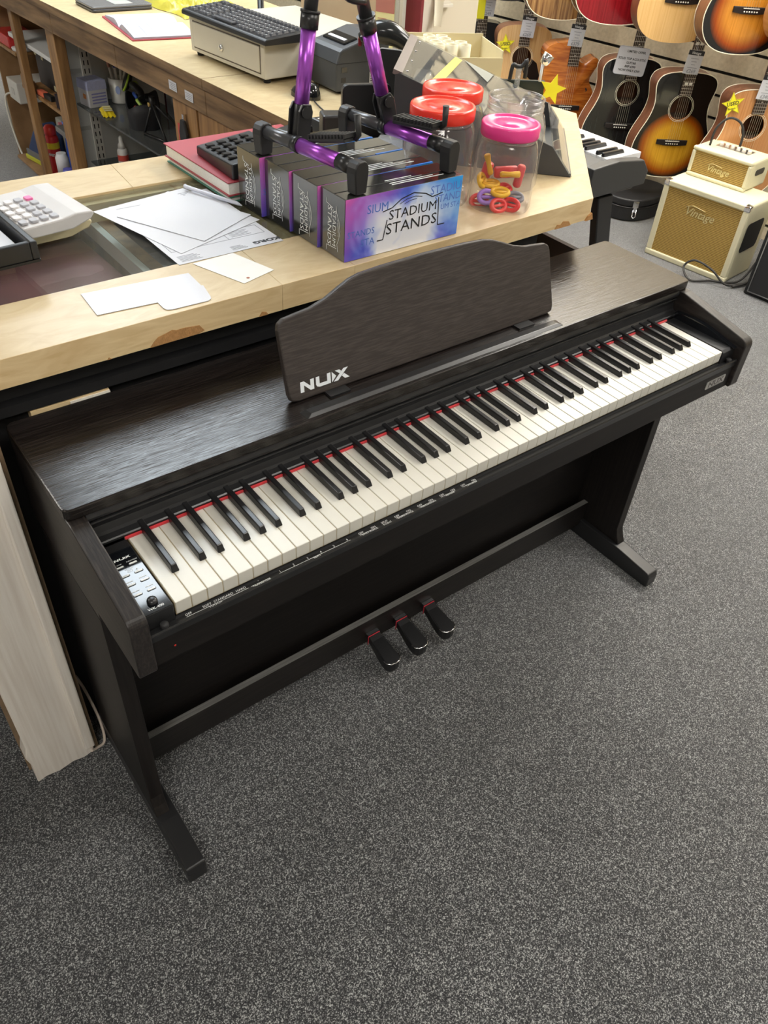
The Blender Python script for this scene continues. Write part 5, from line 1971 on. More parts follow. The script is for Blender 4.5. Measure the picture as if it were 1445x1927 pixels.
t = thing('invoice_sheet', 'printed invoice sheet lying lowest on the glass with upside-down heading', 'paper', (0.295, 0.537, Z))
m = MB()
m.prism([(0.295, 0.537), (0.505, 0.5375), (0.503, 0.834), (0.293, 0.8335)], 'z', Z, Z + 0.0004)
m.build('sheet', PAPER, t, world=True)
m = MB()
write(m, 'KORG', (0.478, 0.5535, Z + 0.0004), (-1, 0, 0), (0, -1, 0), 0.0145, 0.06, lift=0.0002, wide=1.35)
m.build('heading_print', BLACK_INK, t, world=True)
m = MB()
for k in range(6):
    m.box(0.305, 0.345 - 0.004 * (k % 3), 0.545 + k * 0.0042, 0.5465 + k * 0.0042, Z + 0.0004, Z + 0.0007)
for k in range(4):
    m.box(0.405, 0.435 - 0.003 * k, 0.545 + k * 0.0042, 0.5465 + k * 0.0042, Z + 0.0004, Z + 0.0007)
for (x0, x1, y0, y1) in ((0.305, 0.495, 0.588, 0.589), (0.305, 0.495, 0.625, 0.626), (0.305, 0.306, 0.588, 0.626), (0.494, 0.495, 0.588, 0.626), (0.42, 0.421, 0.588, 0.626)):
    m.box(x0, x1, y0, y1, Z + 0.0004, Z + 0.0007)
for k in range(5):
    m.box(0.43, 0.47 - 0.005 * (k % 2), 0.595 + k * 0.005, 0.5965 + k * 0.005, Z + 0.0004, Z + 0.0007)
m.build('text_print', DIM_INK, t, world=True)
t = thing('invoice_sheet', 'printed sheet turned askew under the blank page', 'paper', (0.26, 0.65, Z + 0.0010))
m = MB()
m.prism([(0.318, 0.575), (0.515, 0.640), (0.461, 0.856), (0.258, 0.824)], 'z', Z + 0.0010, Z + 0.0014)
m.build('sheet', PAPER, t, world=True)
m = MB()
for k in range(4):
    m.box(0.41, 0.46 - 0.006 * k, 0.83 - 0.006 * k, 0.832 - 0.006 * k, Z + 0.0014, Z + 0.0016)
m.box(0.30, 0.40, 0.812, 0.8135, Z + 0.0014, Z + 0.0016)
m.build('text_print', DIM_INK, t, world=True)
sheet([(0.286, 0.777), (0.376, 0.600), (0.511, 0.667), (0.425, 0.850)], Z + 0.0020, 'blank white page on top of the printed invoices', th=0.0010)
m = MB()
m.tube([(0.462, 0.846, Z + 0.0085), (0.4625, 0.840, Z + 0.0085), (0.512, 0.720, Z + 0.0062), (0.516, 0.710, Z + 0.0045)], [0.0045, 0.0040, 0.0038, 0.0008], 10)
tag(m.build('pen', plain('clear_pen_plastic', (0.62, 0.64, 0.74), 0.2)), 'translucent ballpoint pen lying across the white papers', 'pen')
t = thing('card_sleeve', 'glossy white die-cut card lying at the counter front edge', 'card', (0.2, 0.45, Z))
m = MB()
pts = [(0.114, 0.517), (0.294, 0.501), (0.291, 0.449), (0.294, 0.448)] + [(0.286, 0.407), (0.283, 0.400), (0.276, 0.396), (0.214, 0.3985), (0.207, 0.4015), (0.2045, 0.409), (0.205, 0.431), (0.109, 0.439)]
m.prism(pts, 'z', Z, Z + 0.0010)
m.build('card', CARD_WHITE, t, world=True)
t = thing('hang_tag', 'blank cream-white hang tag with a punched hole', 'tag', (0.37, 0.48, Z))
m = MB()
m.prism([(0.317, 0.531), (0.356, 0.421), (0.426, 0.441), (0.398, 0.536)], 'z', Z + 0.0, Z + 0.0003)
m.build('card', plain('off_white_card', (0.78, 0.77, 0.73), 0.6), t, world=True)
m = MB()
m.lathe([(0.003, 0), (0.003, 0.0003)], 12, (0.372, 0.436, Z + 0.0004))
m.build('punched_hole', plain('red_brown_hole', (0.40, 0.15, 0.10), 0.7), t, world=True)

# calculators and letter tray
def calculator(name, lb, org, yaw, body, keys, tilt=0.10):
    t = thing(name, lb, 'calculator', org, yaw, 'desk calculators')
    m = MB()
    prof = [(0.0, 0.0), (0.0, 0.016), (0.004, 0.020), (0.075, 0.022), (0.100, 0.026), (0.130, 0.024), (0.133, 0.018), (0.125, 0.010), (0.09, 0.0)]
    m.prism(prof, 'y', 0.0, 0.165)
    m.build('body', body, t, 0.003, 2)
    if keys:
        for i in range(4):
            for j in range(5):
                col = plain('grey_calc_key', (0.40, 0.40, 0.43), 0.5) if (i > 1 or j < 1) else plain('pale_calc_key', (0.68, 0.66, 0.66), 0.5)
                if i == 3 and j == 4:
                    col = plain('pink_calc_key', (0.80, 0.16, 0.38), 0.45)
                m = MB()
                y, x = 0.018 + j * 0.024, 0.012 + i * 0.0185
                m.prism(rounded(x - 0.0065, x + 0.0065, y - 0.008, y + 0.008, 0.003, 3), 'z', 0.0212, 0.0255)
                m.build('key', col, t, 0.0008, 1)
    return t


calculator('desk_calculator', 'beige calculator lying on the glass under the white one', (0.094, 0.728, Z), 0.08, plain('aged_beige_plastic', (0.66, 0.58, 0.36), 0.5), False)
calculator('desk_calculator', 'white calculator with grey keys propped on the beige one', (0.090, 0.690, Z + 0.0275), 0.12, plain('white_calc_plastic', (0.56, 0.545, 0.54), 0.4), True)
m = MB()
m.box(-0.03, 0.07, 0.712, 0.735, Z, Z + 0.024)
tag(m.build('plastic_block', plain('aged_beige_plastic', (0.66, 0.58, 0.36), 0.5), bevel=0.003), 'beige plastic block under the black letter tray', 'block')
t = thing('letter_tray', 'black letter tray holding white paper at the left edge', 'tray', (-0.05, 0.60, Z + 0.0255), 0.06)
m = MB()
m.box(-0.26, 0.14, 0.0, 0.25, 0.0, 0.004)
m.build('base', BLACK_SATIN, t)
for (x0, x1, y0, y1, h) in ((0.128, 0.14, 0.0, 0.25, 0.034), (-0.26, 0.128, 0.0, 0.010, 0.034), (-0.26, 0.128, 0.24, 0.25, 0.034)):
    m = MB()
    m.box(x0, x1, y0, y1, 0.004, h)
    m.build('rim', BLACK_SATIN, t, 0.0025, 2)
m = MB()
m.box(-0.25, 0.118, 0.014, 0.234, 0.0045, 0.019)
m.build('paper_stack', PAPER, t)
m = MB()
for k in range(9):
    m.box(-0.1, 0.08 - 0.02 * (k % 3), 0.06 + k * 0.018, 0.0615 + k * 0.018, 0.0191, 0.0194)
m.build('handwriting', DIM_INK, t)
# stock lying in the glass show-case
for (x0, x1, y0, y1, h, mat, lb) in ((0.02, 0.27, 0.66, 0.95, 0.09, plain('maroon_box_card', (0.38, 0.14, 0.15), 0.6), 'maroon flat box in the glass show-case by the wooden divider'),
                                     (-0.10, 0.14, 0.56, 0.655, 0.11, plain('olive_pouch', (0.24, 0.27, 0.22), 0.7, var=0.3), 'olive grey packet at the front of the glass show-case'),
                                     (0.145, 0.262, 0.50, 0.655, 0.07, plain('slate_packet', (0.26, 0.30, 0.36), 0.35, var=0.5, scale=50), 'slate blue packet in the glass show-case below the white card'),
                                     (-0.28, 0.01, 0.66, 0.885, 0.11, plain('olive_pouch', (0.13, 0.15, 0.12), 0.7), 'olive grey packet beneath the letter tray in the show-case'),
                                     (0.335, 0.53, 0.60, 0.90, 0.05, plain('slate_packet', (0.16, 0.19, 0.23), 0.35), 'slate packet right of the wooden divider in the show-case')):
    t = thing('stock_packet', lb, 'packet', ((x0 + x1) / 2, (y0 + y1) / 2, 0.7152), 0.03, 'packets in the show-case')
    m = MB()
    hx, hy = (x1 - x0) / 2 - 0.004, (y1 - y0) / 2 - 0.004
    m.box(-hx, hx, -hy, hy, 0, h)
    m.build('packet', mat, t, 0.004, 2)
    m = MB()
    m.box(-hx * 0.8, hx * 0.4, -hy * 0.8, -hy * 0.5, h, h + 0.0006)
    m.build('label', GREY_PANEL, t)

# white mains cable behind the post
m = MB()
m.tube(spline([(-0.085, 0.415, 0.16), (-0.078, 0.40, 0.12), (-0.073, 0.372, 0.05), (-0.080, 0.345, 0.012), (-0.098, 0.338, 0.010), (-0.112, 0.331, 0.02)], 6), 0.003, 7)
tag(m.build('mains_cable', plain('off_white_cable', (0.62, 0.52, 0.44), 0.5)), 'off-white cable looping out beside the white corner post', 'cable')


# ------------------------------------------------------------------ things on the back counter
# cash drawer with keyboard on top
t = thing('cash_drawer', 'beige metal cash drawer with round lock under the black keyboard', 'cash drawer', (1.023, 1.470, Z), math.radians(4.0))
# local: x away from the staff side, y to the far end
m = MB()
m.box(0.0, 0.40, 0.0, 0.395, 0.012, 0.106)
m.build('case', BEIGE_METAL, t, 0.003, 2)
m = MB()
m.box(-0.003, 0.0005, 0.022, 0.373, 0.026, 0.092)
dr = m.build('drawer_front', BEIGE_METAL, t, 0.0012, 1)
m = MB()
for (y0, y1, z0, z1) in ((0.019, 0.0215, 0.023, 0.095), (0.3735, 0.376, 0.023, 0.095), (0.019, 0.376, 0.0225, 0.0255), (0.019, 0.376, 0.0925, 0.0955)):
    m.box(-0.0008, 0.0004, y0, y1, z0, z1)
m.build('drawer_gap', plain('brown_gap', (0.10, 0.08, 0.06), 0.7), t)
m = MB()
m.lathe([(0.0095, 0), (0.0095, 0.004), (0.007, 0.006), (0.002, 0.006)], 18, M=Matrix.Translation((-0.003, 0.215, 0.052)) @ Matrix.Rotation(-PI / 2, 4, 'Y'))
lk = m.build('lock', CHROME, dr)
m = MB()
m.box(-0.0095, -0.009, 0.2142, 0.2158, 0.047, 0.057)
m.build('keyway', BLACK_INK, dr)
for (x, y) in ((0.02, 0.02), (0.02, 0.375), (0.38, 0.02), (0.38, 0.375)):
    m = MB()
    m.lathe([(0.010, 0), (0.012, 0.0119)], 12, (x, y, 0))
    m.build('foot', BLACK_MATTE, t)
t = thing('computer_keyboard', 'black computer keyboard lying on the beige cash drawer', 'keyboard', (1.000, 1.425, Z + 0.1065), math.radians(2.5))
m = MB()
m.prism([(0.0, 0.0), (0.0, 0.010), (0.006, 0.015), (0.148, 0.026), (0.158, 0.022), (0.158, 0.0)], 'y', 0.0, 0.455)
m.build('case', BLACK_SATIN, t, 0.002, 1)
kk = MB()
kk.add([(0, 0, 0), (0.0155, 0, 0.0012), (0.0155, 0.0155, 0.0012), (0, 0.0155, 0), (0.002, 0.002, 0.005), (0.0135, 0.002, 0.006), (0.0135, 0.0135, 0.006), (0.002, 0.0135, 0.005)],
       [(3, 2, 1, 0), (4, 5, 6, 7), (0, 1, 5, 4), (1, 2, 6, 5), (2, 3, 7, 6), (3, 0, 4, 7)])
k0 = None
KCAP = plain('charcoal_keycap', (0.055, 0.057, 0.065), 0.4)
for r in range(6):
    for c in range(22):
        if (c in (15, 19)) or (r == 0 and c in (3, 8)):
            continue
        x = 0.014 + r * 0.0205 + (0.008 if r == 5 else 0)
        y = 0.018 + c * 0.0192
        z = 0.0156 + 0.011 * (x - 0.006) / 0.142
        if r == 0 and 8 < c < 14 and c != 9:
            continue
        if k0 is None:
            k0 = kk.build('keycap', KCAP, t)
            k0.location = (x, y, z)
        else:
            part_copy(k0, t, (x, y, z))
m = MB()
m.box(0.014, 0.0295, 0.19, 0.285, 0.0165, 0.0225)
m.build('space_bar', KCAP, t, 0.001, 1)
m = MB()
for r in range(5):
    for c in range(22):
        if c in (15, 19):
            continue
        x = 0.019 + r * 0.0205 + (0.008 if r == 5 else 0)
        y = 0.023 + c * 0.0192
        z = 0.0156 + 0.011 * (x - 0.006) / 0.142 + 0.0062
        if r == 0 and 7 < c < 14:
            continue
        m.box(x, x + 0.0035, y, y + 0.0028, z, z + 0.0002)
o = m.build('key_legends', WHITE_INK, t)
o['kind'] = 'stuff'

# receipt printer
PRN = plain('charcoal_printer_plastic', (0.060, 0.064, 0.070), 0.42, bump=0.15, bscale=600)
t = thing('receipt_printer', 'charcoal receipt printer beside the cash drawer', 'printer', (1.150, 1.300, Z), math.radians(-2))
m = MB()
m.prism([(0.0, 0.006), (0.0, 0.078), (0.010, 0.105), (0.020, 0.112), (0.125, 0.140), (0.165, 0.138), (0.175, 0.12), (0.175, 0.006)], 'y', 0.0, 0.150)
m.build('housing', PRN, t, 0.006, 3)
m = MB()
m.box(-0.0008, 0.1758, -0.0008, 0.1508, 0.076, 0.0775)
m.build('parting_line', BLACK_INK, t)
m = MB()
M = Matrix.Translation((0.055, 0.075, 0.1215)) @ Matrix.Rotation(-0.26, 4, 'Y')
m.box(-0.020, 0.026, -0.055, 0.055, -0.004, 0.0045, M=M)
sl_ = m.build('paper_slot', BLACK_GLOSS, t, 0.002, 1)
m = MB()
m.box(-0.010, 0.0, -0.042, 0.042, 0.0048, 0.0065, M=M)
m.build('receipt_end', PAPER, t)
m = MB()
M2 = Matrix.Translation((0.12, 0.02, 0.1385)) @ Matrix.Rotation(-0.26, 4, 'Y')
m.box(-0.012, 0.012, -0.008, 0.012, 0.0, 0.0012, M=M2)
m.build('white_sticker', PAPER, t)
m = MB()
m.box(0.016, 0.034, -0.0012, 0.0, 0.055, 0.068)
m.box(0.016, 0.030, -0.0012, 0.0, 0.030, 0.042)
m.build('rear_port', BLACK_GLOSS, t)
m = MB()
m.box(0.110, 0.155, -0.0012, 0.0, 0.012, 0.050)
lb_ = m.build('rating_label', plain('silver_label', (0.55, 0.56, 0.55), 0.4), t)
m = MB()
for k in range(5):
    m.box(0.113, 0.150, -0.0017, -0.0013, 0.020 + k * 0.006, 0.0225 + k * 0.006)
m.build('label_print', BLACK_INK, lb_)
for (x, y) in ((0.02, 0.02), (0.15, 0.02), (0.02, 0.13), (0.15, 0.13)):
    m = MB()
    m.lathe([(0.006, 0), (0.007, 0.0065)], 10, (x, y, 0))
    m.build('foot', BLACK_MATTE, t)

# mouse
t = thing('computer_mouse', 'black computer mouse lying in front of the receipt printer', 'mouse', (1.065, 1.325, Z), math.radians(15))
m = MB()


def mouse_pt(u, v):
    a = 2 * PI * u
    k = math.sin(v * PI / 2)
    rx, ry = 0.031, 0.048
    c = math.cos(v * PI / 2)
    return (rx * math.cos(a) * (c ** 0.5), ry * math.sin(a) * (c ** 0.5), 0.033 * k * (1 - 0.18 * math.sin(a)))


m.grid(mouse_pt, 28, 8)
m.build('shell', BLACK_GLOSS, t)
m = MB()
m.box(-0.004, 0.004, 0.018, 0.034, 0.024, 0.0345)
m.build('wheel', BLACK_SATIN, t, 0.002, 2)
m = MB()
m.tube(spline([(0.0, 0.047, 0.006), (0.01, 0.062, 0.003), (0.035, 0.050, 0.003), (0.06, 0.07, 0.003)], 6), 0.0018, 6)
m.build('mouse_lead', BLACK_SATIN, t)

# open diary
t = thing('open_diary', 'open diary with white pages lying on the back counter', 'diary', (1.03, 2.25, Z), math.radians(-8))
m = MB()
m.box(-0.108, 0.112, -0.185, 0.190, 0.0, 0.003)
m.build('cover', plain('dark_red_book_cloth', (0.36, 0.045, 0.06), 0.45), t)
for s_, nm in ((-1, 0), (1, 1)):
    m = MB()

    def page(u, v, s_=s_):
        y = s_ * (0.001 + 0.176 * u)
        z = 0.0035 + 0.020 * math.sin(min(1, u * 3.2) * PI / 2) * (1 - 0.75 * u ** 1.5)
        return (-0.100 + 0.204 * v, y, z)
    n1, n2 = 14, 2
    m.grid(page, n1, n2, smooth=True)
    base = len(m.v)
    m.add([page(i / n1, 0) for i in range(n1 + 1)] + [(-0.100, page(i / n1, 0)[1], 0.0031) for i in range(n1 + 1)], [(i, i + 1, n1 + 2 + i, n1 + 1 + i) for i in range(n1)])
    m.add([page(i / n1, 1) for i in range(n1 + 1)] + [(0.104, page(i / n1, 1)[1], 0.0031) for i in range(n1 + 1)], [(i, i + 1, n1 + 2 + i, n1 + 1 + i) for i in range(n1)])
    e0, e1 = page(1, 0), page(1, 1)
    m.add([e0, e1, (e1[0], e1[1], 0.0031), (e0[0], e0[1], 0.0031)], [(0, 1, 2, 3)])
    pg = m.build('pages', plain('diary_paper', (0.40, 0.41, 0.48), 0.7), t)
    m = MB()
    for k in range(6):
        x = -0.085 + k * 0.032
        y0, y1 = sorted((s_ * 0.02, s_ * 0.165))
        for q in range(6):
            ya, yb_ = y0 + (y1 - y0) * q / 6, y0 + (y1 - y0) * (q + 0.9) / 6
            za, zb = [0.0035 + 0.020 * math.sin(min(1, abs(yy) / 0.177 * 3.2) * PI / 2) * (1 - 0.75 * (abs(yy) / 0.177) ** 1.5) + 0.0007 for yy in (ya, yb_)]
            m.add([(x, ya, za), (x + 0.0012, ya, za), (x + 0.0012, yb_, zb), (x, yb_, zb)], [(0, 1, 2, 3)])
    m.build('ruled_print', plain('faint_page_print', (0.26, 0.27, 0.34), 0.7), pg)
# closed grey laptop
t = thing('laptop', 'closed grey laptop lying behind the open diary', 'laptop', (1.06, 2.608, Z), 0.0)
m = MB()
m.prism(rounded(-0.115, 0.115, -0.085, 0.085, 0.012, 4), 'z', 0.001, 0.010)
m.build('base', DARK_METAL, t, 0.002, 1)
m = MB()
m.prism(rounded(-0.115, 0.115, -0.085, 0.085, 0.012, 4), 'z', 0.0105, 0.018)
m.build('lid', plain('slate_lid', (0.13, 0.13, 0.135), 0.25), t, 0.002, 1)
m = MB()
m.box(-0.02, 0.05, -0.06, 0.08, 0.0181, 0.0186)
m.build('paper_note', plain('translucent_note', (0.40, 0.40, 0.38), 0.4), t)
# crumpled yellow bag
m = MB()


def bag(u, v):
    x = 1.20 + 0.24 * u
    y = 2.32 + 0.42 * v
    e = min(u, 1 - u, v, 1 - v)
    z = Z + 0.001 + min(1, e * 7) * (0.025 + 0.020 * math.sin(17 * u + 9 * v) * math.sin(13 * v - 5 * u) + 0.012 * math.sin(40 * u + 31 * v))
    return (x + 0.012 * math.sin(9 * v), y + 0.012 * math.sin(11 * u), max(Z + 0.0005, z))


m.grid(bag, 26, 26)
tag(m.build('plastic_bag', plain('crumpled_yellow_plastic', (0.52, 0.45, 0.06), 0.25, var=0.3, scale=12)), 'crumpled yellow plastic bag lying beside the diary', 'bag')

# desk fan, bottle, cone and a beige board at the far top
t = thing('desk_fan', 'black wire desk fan standing behind the cash drawer', 'fan', (1.50, 2.30, Z), math.radians(30))
m = MB()
m.lathe([(0.07, 0), (0.07, 0.008), (0.03, 0.016), (0.012, 0.02), (0.012, 0.06)], 24)
m.build('base', BLACK_SATIN, t)
fc = Vector((0, 0, 0.155))
for r in [0.02 + 0.0125 * k for k in range(7)]:
    m = MB()
    m.tube([(r * math.cos(a), -0.035 + 0.12 * r * r / 0.01 * 0.1, 0.155 + r * math.sin(a)) for a in [2 * PI * i / 28 for i in range(28)]], 0.0016, 5, closed=True)
    m.build('guard_ring', DARK_METAL, t)
m = MB()
m.lathe([(0.02, -0.03), (0.022, 0.0), (0.02, 0.04), (0.01, 0.05)], 16, M=Matrix.Translation((0, 0, 0.155)) @ Matrix.Rotation(PI / 2, 4, 'X'))
m.build('motor', BLACK_SATIN, t)
for k in range(4):
    m = MB()
    a = k * PI / 2 + 0.3
    M = Matrix.Translation((0, 0, 0.155)) @ Matrix.Rotation(a, 4, 'Y')
    m.prism([(-0.008, 0.018), (0.008, 0.018), (0.030, 0.06), (0.022, 0.085), (-0.012, 0.080)], 'y', -0.018, -0.015, M=M)
    m.build('blade', plain('dark_blade', (0.05, 0.05, 0.055), 0.35), t)
t = thing('glue_bottle', 'yellow bottle standing behind the purple stand posts', 'bottle', (1.52, 2.02, Z))
m = MB()
m.lathe([(0.016, 0), (0.017, 0.01), (0.017, 0.08), (0.008, 0.10), (0.008, 0.11)], 16)
m.build('body', plain('yellow_bottle', (0.72, 0.50, 0.03), 0.35), t)
m = MB()
m.lathe([(0.010, 0.11), (0.010, 0.125), (0.004, 0.135)], 12)
m.build('cap', BLACK_SATIN, t)
t = thing('table_bell', 'dark red cone-shaped container standing behind the purple stand posts', 'container', (1.585, 1.955, Z))
m = MB()
m.lathe([(0.040, 0), (0.041, 0.004), (0.030, 0.06), (0.018, 0.12)], 20)
m.build('body', plain('dark_red_plastic', (0.36, 0.02, 0.03), 0.35), t)
m = MB()
m.lathe([(0.019, 0.12), (0.019, 0.132)], 16)
m.build('cap', plain('dark_red_plastic', (0.36, 0.02, 0.03), 0.35), t)
t = thing('notice_board', 'beige upright board with a pinned yellow notice behind the printer', 'board', (1.56, 1.66, Z), math.radians(-62))
m = MB()
m.box(-0.28, 0.02, -0.006, 0.006, 0.0, 0.36)
m.build('board', plain('beige_board', (0.50, 0.38, 0.25), 0.6), t)
m = MB()
m.box(-0.005, 0.060, -0.010, -0.0065, 0.02, 0.34)
nb = m.build('notice', plain('pale_yellow_notice', (0.70, 0.68, 0.36), 0.5), t)
m = MB()
m.box(-0.005, 0.060, -0.0112, -0.0102, 0.12, 0.34)
for k in range(9):
    m.box(0.003, 0.045 - 0.006 * (k % 3), -0.0112, -0.0102, 0.030 + k * 0.009, 0.032 + k * 0.009)
m.build('notice_print', plain('red_grey_print', (0.42, 0.16, 0.13), 0.5), nb)
m = MB()
m.box(0.062, 0.075, -0.012, -0.004, 0.0, 0.36)
m.build('clear_edge', ACRYLIC, t)
m = MB()
m.prism([(1.640, 1.545), (1.655, 1.55), (1.655, 1.62), (1.636, 1.615)], 'z', Z, 1.35)
tag(m.build('folder', plain('maroon_folder', (0.16, 0.012, 0.022), 0.45)), 'narrow maroon folder standing upright beside the notice board', 'folder')
# cream column beyond the back counter
struct(MB().box(1.745, 2.0, 1.665, 2.05, 0.0, CEIL).build('trim_1', CREAM_PAINT, bevel=0.003))
st_ = struct(MB().box(1.69, 1.745, 1.60, 1.70, 0.0, CEIL).build('trim_2', plain('pale_cream_paint', (0.66, 0.62, 0.54), 0.6), bevel=0.003))
m = MB()


def curl(u, v):
    z = 0.98 + 0.5 * v
    y = 1.575 + 0.020 * math.sin(7 * v) * (1 - 0.3 * v)
    return (1.742 + 0.030 * (u - 0.5) * (1 + 0.5 * math.sin(5 * v)) + 0.012 * math.sin(9 * v), y + 0.014 * math.sin(PI * u), z)


m.grid(curl, 6, 24)
m.grid(lambda u, v: (curl(u, v)[0], curl(u, v)[1] + 0.0008, curl(u, v)[2]), 6, 24)
tag(m.build('curled_strip', plain('pale_cream_strip', (0.70, 0.66, 0.54), 0.5)), 'curled cream paper strip hanging against the cream column', 'paper')
m = MB()
m.box(1.80, 1.86, 1.640, 1.664, 1.02, 1.028)
m.prism([(1.80, 1.028), (1.86, 1.028), (1.81, 1.06)], 'y', 1.645, 1.663)
tag(m.build('wall_bracket', plain('pale_bracket', (0.62, 0.58, 0.50), 0.5)), 'small pale bracket fixed to the cream column above the tubes', 'bracket')

# hand scanner in its stand
t = thing('barcode_scanner', 'black hand scanner arched on its stand behind the printer', 'scanner', (1.288, 1.208, Z), math.radians(-35))
m = MB()
m.lathe([(0.045, 0), (0.046, 0.008), (0.03, 0.016), (0.012, 0.022)], 24, (0.02, 0, 0))
m.build('base', BLACK_SATIN, t)
m = MB()
m.tube(spline([(0.02, 0, 0.018), (0.015, 0, 0.05), (-0.015, 0, 0.09)], 6), 0.009, 10)
m.build('neck', BLACK_SATIN, t)
m = MB()
pts = spline([(-0.10, 0, 0.135), (-0.06, 0, 0.158), (-0.015, 0, 0.155), (0.03, 0, 0.125), (0.06, 0, 0.07), (0.075, 0, 0.02)], 6)
m.tube(pts, [0.018 + 0.012 * math.exp(-((i - 9) / 7.0) ** 2) for i in range(len(pts))], 16)
m.build('body', plain('black_scanner_plastic', (0.016, 0.018, 0.019), 0.16), t)
m = MB()
m.box(-0.110, -0.100, -0.012, 0.012, 0.125, 0.145)
m.build('window', plain('dark_red_window', (0.18, 0.02, 0.03), 0.1), t, 0.002, 1)
m = MB()
m.tube(spline([(0.075, 0.0, 0.02), (0.06, 0.02, 0.012), (0.03, 0.035, 0.03), (0.0, 0.03, 0.05), (0.02, 0.02, 0.02), (0.05, 0.03, 0.006)], 6), 0.0035, 7)
m.build('coiled_lead', BLACK_SATIN, t)

# box of cardboard tubes
TB_YAW = math.radians(-24)
tb = thing('tube_box', 'cream card box holding cardboard tubes beside the display case', 'box', (1.475, 1.150, Z), TB_YAW)
for (x0, x1, y0, y1, h) in ((-0.13, 0.12, 0.0, 0.003, 0.098), (-0.13, 0.12, 0.187, 0.19, 0.122), (-0.13, -0.127, 0.003, 0.187, 0.105), (0.117, 0.12, 0.003, 0.187, 0.115)):
    m = MB()
    m.box(x0, x1, y0, y1, 0.003, h)
    m.build('wall_panel', CREAM_CARD, tb)
m = MB()
m.box(-0.13, 0.12, 0.0, 0.19, 0.0, 0.003)
m.build('bottom', CREAM_CARD, tb)
TM = Matrix.Translation((1.475, 1.150, Z)) @ Matrix.Rotation(TB_YAW, 4, 'Z')
tube_src = None
spots = [(x + 0.048, y) for x, y in [(-0.103, 0.164), (-0.066, 0.160), (-0.104, 0.125), (-0.067, 0.122), (-0.105, 0.087), (-0.068, 0.084), (-0.030, 0.084), (-0.030, 0.046), (-0.068, 0.046), (-0.105, 0.050), (-0.142, 0.127)]]
names = ['back left', 'back second', 'second row left', 'second row right', 'third row left', 'third row middle', 'third row right', 'front row right', 'front row middle', 'front row left', 'nearest corner']
for (x, y), nm in zip(spots, names):
    p = TM @ Vector((x, y, 0.0032))
    if tube_src is None:
        m = MB()
        m.lathe([(0.0175, 0.0), (0.0175, 0.118), (0.0150, 0.118), (0.0150, 0.0)], 24, cap0=False, cap1=False)
        me = m.mesh('cardboard_tube', plain('cream_tube_card', (0.70, 0.63, 0.44), 0.6))
        tube_src = me
    o = bpy.data.objects.new('cardboard_tube', tube_src)
    COL.objects.link(o)
    o.location = p
    tag(o, 'cream cardboard tube in the card box, %s' % nm, 'tube', 'cardboard tubes in the box')
# black plate with a blank yellow star, prong hanger and chrome bell at the counter corner
t = thing('accessory_stand', 'black plate stand with two-pronged hanger at the counter corner', 'stand', (1.565, 0.985, Z), math.radians(-30))
m = MB()
m.box(-0.085, 0.055, -0.012, 0.0, 0.0, 0.072)
m.build('plate', plain('dark_green_black_plastic', (0.02, 0.026, 0.02), 0.2), t, 0.004, 2)
m = MB()
m.tube([(-0.03, -0.025, 0.0), (-0.03, -0.025, 0.105)], 0.0075, 12)
m.build('rod', clear('clear_rod', (0.8, 0.82, 0.8), 1.5, 0.05, 0.2), t)
m = MB()
m.tube(spline([(-0.052, -0.025, 0.075), (-0.050, -0.026, 0.105), (-0.046, -0.026, 0.112), (-0.036, -0.025, 0.108), (-0.024, -0.025, 0.108), (-0.016, -0.026, 0.118), (-0.012, -0.026, 0.122), (-0.010, -0.025, 0.08)], 4), 0.0055, 8)
m.build('prongs', RUB, t)
m = MB()
m.tube([(0.035, -0.02, 0.072), (0.035, -0.02, 0.115)], 0.004, 8)
m.build('bell_stem', WHITE_INK, t)
m = MB()
m.lathe([(0.004, 0.0), (0.011, 0.005), (0.0135, 0.014), (0.0155, 0.030), (0.012, 0.031), (0.004, 0.020)], 18, M=Matrix.Translation((0.035, -0.02, 0.112)) @ Matrix.Rotation(0.5, 4, 'Y'))
m.build('bell', CHROME, t)
used_star((1.622, 0.932, Z + 0.052), math.radians(-30), 'blank yellow star standing against the black plate at the counter corner', r=0.040, words=False, tilt=0.2)

# ------------------------------------------------------------------ things under the back counter
ZS = 0.4926
t = thing('tissue_box', 'white and lavender cardboard box standing on the glass shelf', 'box', (1.040, 2.930, ZS), math.radians(7))
m = MB()
m.box(-0.042, 0.042, -0.042, 0.042, 0, 0.082)
bx_ = m.build('carton', plain('white_carton', (0.72, 0.74, 0.82), 0.5), t, 0.001, 1)
m = MB()
m.prism([(-0.044, 0.066), (0.044, 0.066), (0.041, 0.100), (-0.041, 0.100)], 'y', -0.044, 0.044)
ld = m.build('flap_lid', plain('lavender_carton', (0.48, 0.52, 0.78), 0.5, var=0.15, scale=120), t)
m = MB()
for k in range(4):
    z = 0.014 + k * 0.0115
    m.box(-0.028, 0.036, -0.0430, -0.0421, z, z + 0.0055)
m.build('lavender_stripes', plain('lavender_print', (0.30, 0.32, 0.66), 0.5), bx_)
m = MB()
m.box(-0.0430, -0.0421, -0.018, 0.004, 0.030, 0.048)
m.build('orange_sticker', plain('orange_sticker', (0.85, 0.32, 0.06), 0.5), bx_)
t = thing('pen_mug', 'white mug with blue emblem holding pens on the glass shelf', 'mug', (1.155, 2.925, ZS))
m = MB()
m.lathe([(0.036, 0.0), (0.038, 0.004), (0.041, 0.095), (0.038, 0.095), (0.035, 0.006)], 28, cap1=True)
m.build('cup', plain('white_glazed_mug', (0.70, 0.70, 0.66), 0.2), t)
m = MB()
m.tube(spline([(0.0, 0.040, 0.075), (-0.012, 0.066, 0.066), (-0.012, 0.066, 0.036), (0.0, 0.039, 0.022)], 5), 0.005, 8)
m.build('handle', BLACK_SATIN, t)
m = MB()
